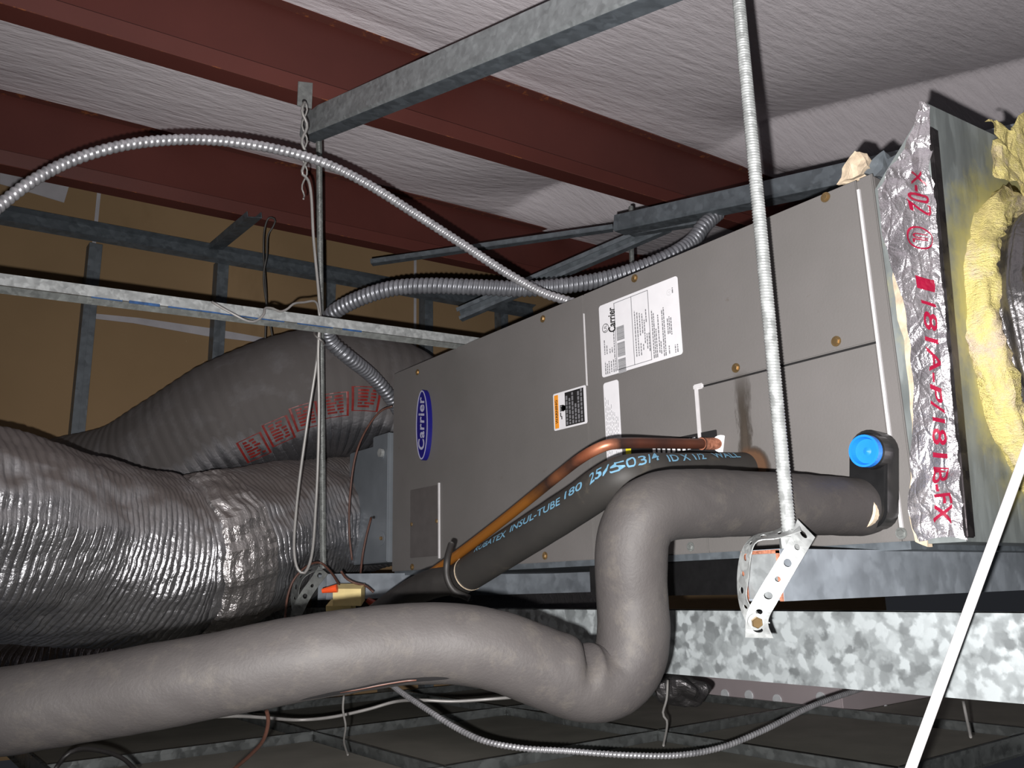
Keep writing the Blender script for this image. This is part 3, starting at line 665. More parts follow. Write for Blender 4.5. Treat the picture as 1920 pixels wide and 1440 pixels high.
ins = link('fiberglass_insulation', tube(ringp, rfg, 20, .01, up=V((0, -1, 0))) if False else tube(ringp, rfg, 20, .01), 'fiberglass', fd, label='torn yellow fibreglass insulation')
pts = [PY(x, y, PYF - .02) for x, y in ((1872, 245), (1850, 228), (1868, 222), (1890, 248), (1905, 240), (1925, 205), (1935, 380), (1900, 340), (1870, 330), (1860, 300))]
lump(pts, .012, 40, 'fiberglass_tuft', 'fiberglass', fd, 'torn yellow fibreglass tuft', .03)

# ================================================================== STRUTS, RODS, PAN
def strut(a, L, label, rust=True, h=.06, wd=.045):
    a = V(a); b = a + V((L, 0, 0)); e = empty('support_strut', a, label, 'strut', 'galvanised cross struts under the air handler')
    # hollow channel, solid-walled, open to the end
    prof = [(wd / 2, 0), (wd / 2, h), (-wd / 2, h), (-wd / 2, 0)]
    link('channel', profile_me(prof, a, b, thick=-.002), 'galv_strut', e); link('channel_floor', profile_me([(-wd / 2, .001), (wd / 2, .001)], a, b, thick=.002), 'galv_strut', e)
    if rust:
        m_ = [box_me(a.x - .004, a.x + .001, a.y - wd / 2 - .001, a.y + wd / 2 + .001, a.z + h - .0035, a.z + h + .001), box_me(a.x - .004, a.x + .001, a.y + wd / 2 - .003, a.y + wd / 2 + .001, a.z, a.z + h), box_me(a.x - .004, a.x + .001, a.y - wd / 2 - .001, a.y - wd / 2 + .002, a.z, a.z + h)]
        link('rusty_end_rim', join_me(m_), 'rust', e, label='rusty orange cut edge'); link('end_plate', box_me(a.x + .004, a.x + .006, a.y - wd / 2 + .002, a.y + wd / 2 - .002, a.z + .002, a.z + h - .002), 'galvanised', e)
    return e
s1 = P(1415, 1022, 1.10)
strut((s1.x, .695, -.024), 1.35, 'galvanised strut with rusty cut end under right end of air handler', h=.062, wd=.055)
s2 = P(606, 1078, 2.12)
strut((s2.x, 2.02, -.018), .95, 'galvanised strut under left end of air handler behind wooden block', rust=False, h=.06, wd=.045)
# pan: ends before the wall
def pan2():
    e = empty('overflow_pan', (1.12, 1.8, -.15), 'wide spangled galvanised overflow pan below the struts', 'drain pan')
    x, z0, z1, ya, yb = 1.12, -.147, -.042, 0.15, 2.92
    link('front_side', join_me([box_me(x, x + .0015, ya, yb, z0, z1), box_me(x, x + .010, ya, yb, z1 - .0015, z1)]), 'galv_pan', e)
    link('bottom', box_me(x + .0015, x + .7, ya, yb, z0, z0 + .0015), 'galv_pan', e)
    link('back_side', box_me(x + .7, x + .7015, ya, yb, z0, z1 - .03), 'galv_pan', e)
    link('end_side', box_me(x, x + .7, yb, yb + .0015, z0, z1 - .03), 'galv_pan', e)
pan2()
# threaded rods
def rod(a, b, r, label, pitch=.0035, mat='steel_bright', smooth_rod=False):
    L = (b - a).length
    if smooth_rod: me = tube([a, a.lerp(b, .5), b], r, 14, L / 6)
    else: me = tube([a, a.lerp(b, .5), b], lambda s, an, p_: r * (1 + .09 * math.sin(2 * math.pi * s / pitch + an)), 12, pitch / 4)
    return tag(link('threaded_rod', me, mat), label, 'rod', 'threaded hanger rods')
rb = P(1481, 1012, 1.085); rt = P(1385, 0, 1.24)
rod(rb, rt + (rt - rb) * .75, .0088, 'thick threaded rod holding right strut, in front of air handler', .0042)
lb = P(606, 1066, 2.10); lt = P(598, 262, 2.33)
rod(lb, lt, .0082, 'threaded rod holding left strut, below the angled steel channel', .0042, 'steel_dull')
rod(P(1185, 520, 2.6), P(1183, 388, 2.72), .0075, 'short threaded rod hanging above rear top edge of air handler', .0042, 'steel_dull')
# perforated straps
def ribbon_strap(stations, nm, label, mat='steel_bright', group='perforated hanger straps'):
    """stations: pairs of world points (edge A, edge B); holes punched along the middle"""
    A = spline([s[0] for s in stations], .002); n = len(A); B = spline([s[1] for s in stations], .002); m = len(B)
    def at(s, t):
        fa = s * (n - 1); ia = min(int(fa), n - 2); pa = A[ia].lerp(A[ia + 1], fa - ia)
        fb = s * (m - 1); ib = min(int(fb), m - 2); pb_ = B[ib].lerp(B[ib + 1], fb - ib); return pa.lerp(pb_, t)
    L = sum((A[i + 1] - A[i]).length for i in range(n - 1)); wd = (A[0] - B[0]).length; cells = max(3, int(L / (wd * .78))); vs = []; fs = []
    per = []
    for k in range(16):
        a = 2 * math.pi * k / 16; cx, cy = math.cos(a), math.sin(a); s_ = 1 / max(abs(cx), abs(cy)); per.append((cx, cy, min(.5, .5), s_))
    for c_ in range(cells):
        rr = .21 if c_ % 2 == 0 else .15; base = len(vs)
        for cx, cy, _, s_ in per:
            vs.append(at((c_ + .5 + .5 * cx * s_) / cells, .5 + .5 * cy * s_))
        for cx, cy, _, s_ in per: vs.append(at((c_ + .5 + rr * cx) / cells, .5 + rr * cy))
        for k in range(16): k2 = (k + 1) % 16; fs.append((base + k, base + k2, base + 16 + k2, base + 16 + k))
        # corners
    me = mesh(vs, fs); o = link(nm, me, mat); solidify(o, .0012); return tag(o, label, 'strap', group)
def pr(x0, y0, d0, x1, y1, d1): return (P(x0, y0, d0), P(x1, y1, d1))
ribbon_strap([pr(1404, 1180, 1.055, 1444, 1168, 1.055), pr(1386, 1130, 1.085, 1402, 1128, 1.06), pr(1383, 1075, 1.10, 1404, 1080, 1.075), pr(1392, 1030, 1.10, 1412, 1026, 1.075), pr(1415, 1004, 1.115, 1422, 1014, 1.07),
              pr(1450, 996, 1.12, 1456, 1010, 1.065), pr(1480, 982, 1.115, 1484, 1002, 1.05), pr(1497, 975, 1.10, 1502, 996, 1.04)], 'hanger_strap', 'perforated steel strap looped behind the right strut end')
ribbon_strap([pr(1495, 974, 1.075, 1528, 1008, 1.06), pr(1480, 1012, 1.052, 1512, 1035, 1.042), pr(1450, 1062, 1.045, 1484, 1082, 1.035), pr(1422, 1108, 1.042, 1458, 1128, 1.035), pr(1400, 1150, 1.045, 1440, 1166, 1.04), pr(1397, 1195, 1.047, 1450, 1196, 1.045)],
             'hanger_strap', 'bright perforated steel strap crossing in front of the rusty right strut end')
bo = empty('strap_bolt', P(1418, 1166, 1.04), 'small shiny bolt clamping the right strap ends together', 'bolt')
nrm = (R3 @ V((0, 0, 1))); bc = P(1418, 1166, 1.038)
link('bolt_head', cyl_me(bc, bc + nrm * .006, .007, 6, .001), 'brass', bo); link('washer', cyl_me(bc - nrm * .002, bc, .0105, 18), 'steel_bright', bo)
nu = cyl_me(rb + V((0, 0, -.018)), rb + V((0, 0, .004)), .014, 6, .001)
tag(link('rod_nut', nu, 'steel_bright'), 'hex nut at the bottom of the thick right rod', 'nut')
ribbon_strap([pr(548, 1150, 2.12, 568, 1152, 2.10), pr(546, 1112, 2.16, 560, 1118, 2.10), pr(558, 1078, 2.18, 568, 1086, 2.10), pr(585, 1062, 2.18, 588, 1072, 2.10), pr(604, 1058, 2.16, 606, 1070, 2.08)], 'hanger_strap', 'dull perforated strap curving behind left strut end', 'steel_dull')
ribbon_strap([pr(598, 1062, 2.10, 615, 1076, 2.08), pr(582, 1086, 2.09, 598, 1098, 2.075), pr(562, 1114, 2.085, 582, 1122, 2.075), pr(548, 1142, 2.085, 568, 1150, 2.08), pr(542, 1165, 2.09, 556, 1172, 2.085)], 'hanger_strap', 'dull perforated strap crossing in front of left strut end', 'steel_dull')

# angled steel channels hung from the roof
def channel(a, b, wv, fl, label, mat='galvanised', up=V((0, 0, 1))):
    a, b = V(a), V(b); L = (b - a).length
    e = empty('steel_channel', a, label, 'steel channel', 'angled galvanised steel channels')
    link('web', profile_me([(-.0, wv), (0.0, .006), (.004 if fl > 0 else -.004, 0)], a, b, up=up, thick=.0016), mat, e)
    link('flange', profile_me([(0, wv), (fl, wv), (fl, wv - .012)], a, b, up=up, thick=.0016), 'galv_dark', e)
    link('flange', profile_me([(.004 if fl > 0 else -.004, -.0), (fl, 0), (fl, .012)], a, b, up=up, thick=.0016), 'galv_dark', e)
    return e
    t = (b - a).normalized(); sd = t.cross(up).normalized(); u = sd.cross(t)
    holes = []
    n = int(L / .04)
    return tag(o, label, 'steel channel', 'angled galvanised steel channels')
ch_a, ch_b = P(578, 268, 2.32), P(1270, -4, 1.42)
u0 = P(578, 236, 2.32) - ch_a
d_ = (ch_b - ch_a); channel(ch_a + V((-.025, 0, .01)), ch_a + V((-.025, 0, .01)) + d_ * 1.5, .07, -.045, 'large angled galvanised steel channel crossing below the nearer red purlin', up=V((0, 0, 1)))
c1, c2 = P(1150, 432, 2.45), P(1562, 345, 1.95)
channel(c1, c1 + (c2 - c1) * 1.8, .045, -.05, 'galvanised steel channel above the back of the air handler', 'galv_dark')
for p_, q_, wv, lab in ((P(700, 500, 2.85), P(1150, 436, 2.75), .014, 'thin pale steel angle running left from the rear channel'),
                        (P(868, 604, 2.75), P(1260, 436, 2.6), .04, 'slanting steel stud rising behind the top of the air handler'),
                        (P(1190, 445, 2.6), P(1345, 420, 2.4), .04, 'short steel bracket where the rear studs meet')):
    channel(p_, q_, wv, .03, lab, 'galv_dark')
# long light stud from the left resting above the unit
ta, tb_ = P(-60, 538, 1.50), P(960, 664, 2.28)
hs = empty('long_steel_angle', ta, 'long pale steel angle with blue stamped print crossing left of the air handler', 'steel angle')
dvec = (tb_ - ta); t_ = dvec.normalized()
link('angle_face', profile_me([(0.004, .010), (0.004, .032), (-.004, .034)], ta, tb_, thick=.0015), 'steel_bright', hs)
link('angle_lip', profile_me([(-.006, -.003), (.004, .008)], ta, tb_, thick=.002), 'steel_dull', hs)
sd_ = t_.cross(V((0, 0, 1))).normalized()
def stampf(s0, s1, lo, hi):
    a, b = ta + dvec * s0, ta + dvec * s1; k = sd_ * .0062
    return box_between(a, b, k, lo, hi)
def box_between(a, b, k, lo, hi):
    z = V((0, 0, 1)); vs = [a + k + z * lo, b + k + z * lo, b + k + z * hi, a + k + z * hi]; vs += [v - k * .2 for v in vs]
    return fix(mesh(vs, [(0, 1, 2, 3), (4, 5, 6, 7), (0, 1, 5, 4), (1, 2, 6, 5), (2, 3, 7, 6), (3, 0, 4, 7)]))
for s0, s1, lo, hi in ((.16, .205, .007, .0095), (.215, .262, .006, .0115), (.275, .36, .007, .010), (.36, .475, .0065, .009), (.50, .57, .0065, .009), (.59, .63, .006, .010)):
    link('blue_stamp', stampf(s0, s1, lo, hi), 'stamp_blue', hs, label='blue stamped print')

# clip and hanger wires on the nearer purlin
cp = PY(571, 180, 1.93 - .08)
cl = empty('purlin_clip', cp, 'small grey steel clip screwed to the nearer purlin holding wires', 'clip')
q_ = [PY(x, y, 1.93 - .082) for x, y in ((559, 153), (586, 156), (584, 204), (557, 198))]
o = link('plate', mesh(q_, [(0, 1, 2, 3)]), 'steel_dull', cl); solidify(o, .003)
hc = PY(571, 190, 1.93 - .085); link('hole', cyl_me(hc + V((0, .002, 0)), hc + V((0, -.001, 0)), .006, 14), 'ink_black', cl)
def wire(pts, r, nm, label, cat='wire', mat='wire_grey', group=None, step=.01):
    return tag(link(nm, tube(pts, r, 8, step), mat), label, cat, group)
tw = []
for k in range(26): y = 190 + k * 7; tw.append(P(571 + 5 * math.sin(k * .75), y, 1.98 + .004 * k))
wire(tw + [P(569, 373, 2.06)], .0022, 'twisted_wire', 'twisted grey wire tail hanging from the purlin clip')
tw = [P(571 - 5 * math.sin(k * .75), 192 + k * 7, 1.975 + .004 * k) for k in range(20)]
wire(tw + [P(578, 338, 2.05), P(588, 450, 2.04), P(600, 598, 2.02), P(596, 660, 2.01), P(575, 800, 2.0), P(556, 950, 2.0), P(552, 1040, 2.0), P(560, 1070, 2.0), P(570, 1075, 2.0), P(582, 1052, 2.0), P(592, 950, 2.0), P(598, 780, 2.0), P(597, 640, 2.0), P(602, 596, 2.0)], .0036, 'hanger_wire', 'long grey wire hanging from purlin clip in a narrow loop beside left rod')
wire([P(397, 566, 1.72), P(430, 585, 1.74), P(468, 603, 1.76), P(484, 600, 1.78), P(495, 588, 1.8), P(497, 578, 1.82), P(510, 578, 1.84), P(525, 584, 1.86), P(538, 580, 1.88), P(550, 570, 1.9), P(570, 567, 1.94), P(592, 566, 1.98), P(598, 585, 2.0), P(600, 612, 2.0)], .0026, 'wavy_wire', 'wavy grey wire bent over the long pale steel angle')
wire([P(598 + 9 * math.cos(a / 2), 605 + a * 3.2, 2.03 + .05 * math.sin(a / 2)) for a in range(0, 14)], .0022, 'tie_wire', 'thin tie wire wound round left rod and steel angle')
wire([P(497, 640, 2.8), P(499, 560, 2.8), P(494, 470, 2.82), P(497, 425, 2.8), P(505, 408, 2.8), P(516, 412, 2.8), P(512, 425, 2.8), P(503, 440, 2.8), P(500, 480, 2.8), P(494, 520, 2.8), P(512, 640, 2.8)], .003, 'hooked_wire', 'dark hooked wire hanging from the farther purlin', mat='wire_dark')

# ================================================================== DUCTS
foil_pts = [(1.46, 2.09, .33), (1.44, 2.27, .31), P(640, 965, 2.74), P(560, 990, 2.52), P(460, 1015, 2.30), P(370, 1042, 2.13), P(300, 1050, 2.05), P(150, 1030, 1.88), P(0, 1000, 1.72), P(-170, 985, 1.58)]
fsw = Sweep(foil_pts, .004)
SJ = min(range(len(fsw.p)), key=lambda i: (fsw.p[i] - P(375, 1040, 2.13)).length); SJ = fsw.s[SJ]
def rfoil(s, a, p_):
    base = .205 if s > .5 else .18 + .025 * (s / .5)
    L = s; pinch = -.014 * math.exp(-((s - SJ - .055) / .03) ** 2)
    fold = .010 * n3((s * 3, math.cos(a) * 1.5, math.sin(a) * 1.5), 2.4, 2)
    ring = .0013 * math.sin(2 * math.pi * s / .0165 + 3 * n3((s, math.cos(a), 1), 3) + a)
    cr = 0.007 * abs(n3((s * 14, math.cos(a) * 6, math.sin(a) * 6), 1.3, 4))
    return base + pinch + fold + ring - cr
fdm = tag(link('foil_duct', tube(None, rfoil, 110, .004, sw=fsw), 'duct_foil'), 'large silver foil flexible duct leading left from the air handler', 'duct', 'flexible foil ducts')
def band(sw, s0, s1, rfun, extra, nm, mat, par, label=None, seg=110):
    idx = [i for i, s in enumerate(sw.s) if s0 <= s <= s1]; vs = []
    for j, i in enumerate(idx):
        b = sw.t[i].cross(sw.u[i])
        for k in range(seg):
            a = 2 * math.pi * k / seg; e_ = extra * (1 if 0 < j < len(idx) - 1 else .2)
            jag = .012 * n3((a * 2, s0 * 5, 0), 2)
            c0 = sw.p[i] + sw.t[i] * jag
            vs.append(c0 + (sw.u[i] * math.cos(a) + b * math.sin(a)) * (rfun(sw.s[i], a, sw.p[i]) + e_ + .004 * n3((sw.s[i] * 40, a * 6, 0), 1.2)))
    n = len(idx); fs = [(i * seg + k, i * seg + (k + 1) % seg, (i + 1) * seg + (k + 1) % seg, (i + 1) * seg + k) for i in range(n - 1) for k in range(seg)]
    return link(nm, fix(mesh(vs, fs)), mat, par, smooth=False, label=label)
band(fsw, SJ - .05, SJ + .05, rfoil, .004, 'foil_band', 'band_foil', None, None).name = 'foil_band'
fb = bpy.data.objects['foil_band']; fb.parent = fdm; fb['label'] = 'crumpled foil tape round the duct joint'
rear_pts = [P(110, 905, 2.58), P(240, 890, 2.56), P(330, 850, 2.56), P(450, 790, 2.58), P(560, 745, 2.62), P(650, 735, 2.68), P(740, 760, 2.78), P(800, 830, 2.9)]
rsw = Sweep(rear_pts, .005)
def rrear(s, a, p_): return (.135 + .065 * min(1, s / .55)) * (1 + .03 * n3((s * 3, math.cos(a), math.sin(a)), 2)) + .0008 * math.sin(2 * math.pi * s / .03)
rd = tag(link('foil_duct', tube(None, rrear, 90, .005, sw=rsw), 'duct_foil_rear'), 'dark grey flexible duct with red print behind the silver one', 'duct', 'flexible foil ducts')
def on_sweep(sw, s, a, r): p_, t_2, u_ = sw.at(s); return p_ + (u_ * math.cos(a) + t_2.cross(u_) * math.sin(a)) * r
def find_sa(sw, rf, x, y):      # surface point of a duct nearest the viewing line through (x, y)
    best = None; rr = ray(x, y).normalized()
    for i in range(0, len(sw.p), 2):
        for k in range(72):
            a = 2 * math.pi * k / 72; w_ = on_sweep(sw, sw.s[i], a, rf(sw.s[i], a, sw.p[i]))
            off = (w_ - rr * w_.dot(rr)).length
            nn = (w_ - sw.p[i]).normalized()
            if nn.dot(rr) < 0 and (best is None or off < best[0]): best = (off, sw.s[i], a)
    return best[1], best[2]
s_a, a_a = find_sa(rsw, rrear, 450, 850); s_b, a_b = find_sa(rsw, rrear, 720, 740)
def redp(s, a, ds, da):
    R_ = rrear(s, a, rsw.p[0]) + .004
    return [on_sweep(rsw, s + ds * i, a + da * j, R_) for i, j in ((0, 0), (1, 0), (1, 1), (0, 1))]
items = []
def strip(s0, s1, a0, a1):
    n = 8; vs = []
    for i in range(n + 1):
        for j in range(5):
            s = s0 + (s1 - s0) * i / n; a = a0 + (a1 - a0) * j / 4; vs.append(on_sweep(rsw, s, a, rrear(s, a, rsw.p[0]) + .004))
    items.append(mesh(vs, [(i * 5 + j, i * 5 + j + 1, (i + 1) * 5 + j + 1, (i + 1) * 5 + j) for i in range(n) for j in range(4)]))
def block(s0, s1, a0, a1):
    e_ = .012; es = .006
    strip(s0, s1, a0, a0 + e_); strip(s0, s1, a1 - e_, a1); strip(s0, s0 + es, a0, a1); strip(s1 - es, s1, a0, a1)
    n = 6
    for k in range(n):
        a = a0 + .04 + (a1 - a0 - .08) * k / n; s = s0 + .014
        while s < s1 - .02: l = random.uniform(.01, .03); strip(s, min(s + l, s1 - .012), a, a + (a1 - a0) / n * .5); s += l + .006
for k in range(5):
    f0 = k / 5; s0 = s_a + (s_b - s_a) * f0; a0 = a_a + (a_b - a_a) * f0
    block(s0, s0 + abs(s_b - s_a) / 5 * .9, a0 - .18, a0 + .18)
link('red_print', join_me(items), 'print_dull_red', rd, label='faded red printed boxes of text')

def rlow(s_, a, p_): return .085 * (1 + .25 * n3(p_ + V((math.cos(a), math.sin(a), 0)) * .1, 9))
tag(link('clutter_filler', tube([P(-120, 1262, 2.55), P(60, 1250, 2.5), P(200, 1240, 2.5), P(330, 1235, 2.5)], rlow, 36, .01), 'duct_foil_black'), 'dark crumpled stand-in for the dark clutter under the silver foil duct', 'clutter stand-in')  # added dark filler, hides the brown wall where the area under the duct is dark
# ================================================================== CONDUITS
def corr(r, pitch): return lambda s, a, p_: r * (1 + .24 * (abs(math.sin(math.pi * s / pitch + a / 2)) - .6))
m_c = 'conduit_metal'
t = NT(m_c); M[m_c] = t.set(color=t.ramp(t.noise(t.coord(), 50), [(0.3, hexc(150, 150, 154)), (0.7, hexc(190, 190, 194))]), rough=0.38, metal=0.6)
t = NT('conduit_dull'); M['conduit_dull'] = t.set(color=t.ramp(t.noise(t.coord(), 50), [(0.3, hexc(112, 114, 120)), (0.7, hexc(140, 142, 148))]), rough=0.4, metal=0.55)
cpts = [(-45, 425, 1.42), (0, 385, 1.46), (60, 340, 1.50), (130, 303, 1.55), (220, 275, 1.6), (310, 263, 1.66), (400, 263, 1.72), (500, 276, 1.78), (598, 302, 1.84), (680, 340, 1.88), (780, 402, 1.92), (870, 460, 1.94), (950, 512, 1.95), (1020, 550, 1.95), (1075, 567, 1.95), (1120, 582, 2.0)]
tag(link('flexible_conduit', tube([P(*p) for p in cpts], corr(.0102, .0115), 14, .0016), m_c), 'thin bright flexible metal conduit arching across from the left edge', 'conduit', 'flexible metal conduits')
cpts = [(1345, 400, 2.25), (1318, 425, 2.22), (1300, 450, 2.2), (1260, 478, 2.16), (1200, 503, 2.14), (1120, 526, 2.12), (1000, 541, 2.1), (900, 539, 2.1), (800, 536, 2.12), (730, 542, 2.14), (660, 566, 2.17), (622, 590, 2.2), (612, 615, 2.24), (620, 640, 2.27), (650, 667, 2.3), (700, 708, 2.40), (735, 750, 2.46), (765, 800, 2.54)]
tag(link('flexible_conduit', tube([P(*p) for p in cpts], corr(.0192, .0125), 18, .0021), 'conduit_dull'), 'thick dull flexible metal conduit looping behind top of the air handler', 'conduit', 'flexible metal conduits')
cpts = [(775, 700, 2.5), (772, 680, 2.52), (780, 662, 2.54), (795, 648, 2.56), (830, 640, 2.6)]
# BX cable below
cpts = [(735, 1285, 1.75), (755, 1300, 1.7), (800, 1330, 1.62), (850, 1362, 1.56), (910, 1390, 1.5), (980, 1403, 1.47), (1060, 1408, 1.46), (1180, 1416, 1.46), (1270, 1416, 1.48), (1350, 1402, 1.52), (1430, 1370, 1.58), (1520, 1325, 1.68), (1610, 1293, 1.8), (1680, 1270, 1.95)]
def bxr(s, a, p_): return .0050 * (1 + .16 * math.sin(2 * math.pi * s / .007 + a))
tag(link('armoured_cable', tube([P(*p) for p in cpts], bxr, 10, .0014), 'conduit_metal'), 'thin armoured cable sagging over the drop ceiling below the pan', 'cable')

# ================================================================== PIPES
# big grey insulated drain line with its trap
gp = [(1641, 952, 1.225), (1600, 950, 1.21), (1500, 946, 1.175), (1400, 944, 1.14), (1300, 944, 1.10), (1240, 950, 1.075), (1205, 970, 1.06), (1188, 1005, 1.055), (1183, 1060, 1.05), (1185, 1120, 1.048), (1188, 1180, 1.04), (1180, 1235, 1.032), (1150, 1272, 1.022), (1108, 1281, 1.012),
      (1060, 1268, 1.0), (1000, 1244, .99), (940, 1222, .98), (870, 1208, .97), (780, 1206, .96), (640, 1222, .935), (520, 1242, .92), (400, 1266, .91), (200, 1303, .90), (0, 1334, .885), (-140, 1352, .88)]
gsw = Sweep([P(*p) for p in gp], .006)
SC, AC = 0.0, 0.0
def rg(s, a, p_):
    r = .0405 + .0040 * min(1, s / .35) + .0012 * n3(p_, 12) + .0006 * n3(p_ + V((math.cos(a), math.sin(a), 0)) * .05, 60)
    if SC: k = max(0, math.cos(a - AC)) ** 3; r += k * (-.016 * math.exp(-((s - SC) / .007) ** 2) + .003 * math.exp(-((s - SC - .020) / .013) ** 2) + .003 * math.exp(-((s - SC + .020) / .012) ** 2))
    if s < .03: r *= .80 + .20 * math.sqrt(max(0, min(1, s / .03)))
    return r
_s, _a = find_sa(gsw, rg, 1112, 1222); SC, AC = _s, _a
gpipe = tag(link('insulated_drain_pipe', tube(None, rg, 56, .006, sw=gsw), 'grey_foam'), 'thick grey foam-covered pipe with a trap bend, nearest the camera', 'pipe')
# slit in the foam with the pipe showing
s0_, a0_ = find_sa(gsw, rg, 560, 1312); s1_, a1_ = find_sa(gsw, rg, 845, 1272)
lo, hi = min(s0_, s1_), max(s0_, s1_); am = (a0_ + a1_) / 2; vs = []; n = 40
for i in range(n + 1):
    s = lo + (hi - lo) * i / n; hw = .12 * math.sin(math.pi * i / n) ** .5 * (1 + .4 * n3((s * 20, 0, 0), 1))
    aa = a1_ + (a0_ - a1_) * i / n
    for k in range(5): a = aa - hw + 2 * hw * k / 4; vs.append(on_sweep(gsw, s, a, rg(s, a, gsw.at(s)[0]) + .0012))
link('foam_slit', mesh(vs, [(i * 5 + k, i * 5 + k + 1, (i + 1) * 5 + k + 1, (i + 1) * 5 + k) for i in range(n) for k in range(4)]), 'ink_black', gpipe, label='dark open slit in the foam')
cpv = [on_sweep(gsw, lo + (hi - lo) * (.25 + .5 * i / 6), a1_ + (a0_ - a1_) * (.25 + .5 * i / 6) + .02 * math.sin(i), rg(lo, am, gsw.p[0]) + .001) for i in range(7)]
link('inner_copper', tube(cpv, .0012, 8, .01), 'wire_brown', gpipe, label='copper pipe showing in the slit')
# copper liquid line
cop = [P(1352, 832, 1.466), P(1300, 832, 1.425), P(1230, 831, 1.375), P(1170, 831, 1.335), P(1140, 834, 1.325), P(1115, 844, 1.33), P(1085, 862, 1.35), P(1040, 897, 1.39), P(950, 970, 1.48), P(850, 1046, 1.59), P(740, 1122, 1.71)]
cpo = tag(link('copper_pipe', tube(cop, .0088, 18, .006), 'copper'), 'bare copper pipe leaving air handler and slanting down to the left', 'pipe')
link('escutcheon', cyl_me(PX(1352, 832, FX - .003), PX(1352, 832, FX + .001), .015, 20), 'sealant', cpo, label='pale sealant ring at the pipe hole')
link('elbow_joint', tube([P(1345, 832, 1.461), P(1330, 832, 1.45), P(1315, 832, 1.437)], .0105, 18, .006), 'rust', cpo)
# black insulated suction line with printed text
bk = [P(1410, 883, 1.425), P(1350, 886, 1.385), P(1280, 887, 1.335), P(1215, 888, 1.295), P(1170, 893, 1.28), P(1137, 908, 1.295), P(1081, 946, 1.35), P(1030, 979, 1.40), P(975, 1014, 1.46), P(925, 1046, 1.52), P(880, 1075, 1.575)]
bsw = Sweep(bk, .006)
def rb_(s, a, p_): return .0315 + .0008 * n3(p_, 20)
bpipe = tag(link('insulated_suction_pipe', tube(None, rb_, 36, .006, sw=bsw), 'black_rubber'), 'black rubber-covered pipe with blue printed text beside the copper pipe', 'pipe')
def pipe_text(body, xa, ya, xb, yb, hgt):
    K = 5 if body == '25/50' else 2; an = [find_sa(bsw, rb_, xa + (xb - xa) * k / (K - 1), ya + (yb - ya) * k / (K - 1) - 3 * math.sin(math.pi * k / (K - 1)) * (xb - xa) / 90) for k in range(K)]
    tm = text_me(body, 1.0, .15, .012); xs = [q.co.x for q in tm.vertices]; x0, x1 = min(xs), max(xs)
    bm = bmesh.new(); bm.from_mesh(tm); bmesh.ops.triangulate(bm, faces=bm.faces); bmesh.ops.subdivide_edges(bm, edges=[e for e in bm.edges if e.calc_length() > .25], cuts=2); bm.to_mesh(tm); bm.free()
    def tf(c_):
        f_ = (c_.x - x0) / (x1 - x0) * (K - 1); i_ = min(int(f_), K - 2); g_ = f_ - i_; s = an[i_][0] + (an[i_ + 1][0] - an[i_][0]) * g_; a = an[i_][1] + (an[i_ + 1][1] - an[i_][1]) * g_; R_ = .0331
        w1 = on_sweep(bsw, s, a + .05, R_); w0 = on_sweep(bsw, s, a - .05, R_)
        sgn = 1 if (R3.transposed() @ (w1 - w0)).y > 0 else -1
        return on_sweep(bsw, s, a + sgn * c_.y * hgt / R_, R_)
    return map_me(tm, tf)
lets = [pipe_text(*q) for q in (('RUBATEX', 892, 1032, 951, 1000, .017), ('INSUL-TUBE', 958, 994, 1050, 938, .017), ('180', 1061, 930, 1092, 911, .017), ('25/50', 1103, 903, 1181, 869, .023),
                                ('3/4', 1194, 865, 1230, 860, .023), ('ID X 1/2', 1252, 859, 1322, 857, .02), ('WALL', 1336, 856, 1385, 856, .02))]
for m_ in lets: link('pipe_lettering', m_, 'print_blue', bpipe, label='light blue printed lettering')
e0 = bsw.p[-1]; et = bsw.t[-1]
link('cut_end', tube([e0 + et * -.0008, e0 + et * .0006, e0 + et * .002], .0320, 32, .001), 'foam_cream', bpipe, label='pale cut end of the rubber sleeve')
link('tape_band', tube([e0 + et * -.002, e0 + et * .02, e0 + et * .05], .0300, 32, .01), 'tape_black', bpipe, label='black tape wrapped past the cut end')
bt = [e0 + et * .02, P(800, 1098, 1.63), P(745, 1130, 1.69), P(690, 1170, 1.74)]
tag(link('insulated_suction_pipe', tube(bt, .028, 28, .02), 'tape_black'), 'dark taped section of pipe continuing down behind the drain pipe', 'pipe')
pa = P(843, 1050, 1.56)
tag(link('cable_strap', tube([P(846, 1020, 1.575), P(838, 1052, 1.54), P(838, 1082, 1.535), P(850, 1106, 1.53), P(880, 1122, 1.52)], .006, 10, .006), 'tape_black'), 'black strap tying the copper pipe to the rubber-covered pipe', 'strap')

# ================================================================== SMALL THINGS
wb = empty('wood_block', P(640, 1140, 1.95), 'small yellow wooden block stack at left end of struts', 'wood block')
def pbox(x0, y0, x1, y1, d, dep):
    a = P(x0, y1, d); b = P(x1, y1, d); c_ = P(x0, y0, d); ww = b - a; hh = c_ - a; dd = nrm * -dep
    return fix(mesh([a, b, b + hh, a + hh, a + dd, b + dd, b + hh + dd, a + hh + dd], [(0, 1, 2, 3), (4, 5, 6, 7), (0, 1, 5, 4), (1, 2, 6, 5), (2, 3, 7, 6), (3, 0, 4, 7)]))
link('upper_piece', pbox(624, 1104, 677, 1136, 1.95, .05), 'wood_block', wb); link('lower_piece', pbox(611, 1136, 658, 1175, 1.96, .06), 'wood_block', wb)
tag(link('wire_nut', cyl_me(P(632, 1103, 1.93), P(604, 1108, 1.93), .0095, 12, 0, .005), 'orange_plastic'), 'bright orange wire nut above the wooden block', 'wire nut', 'wire nuts')
tag(link('wire_nut', cyl_me(P(705, 1135, 1.95), P(688, 1124, 1.95), .010, 12, 0, .006), 'red_plastic'), 'dark red wire nut right of the wooden block', 'wire nut', 'wire nuts')
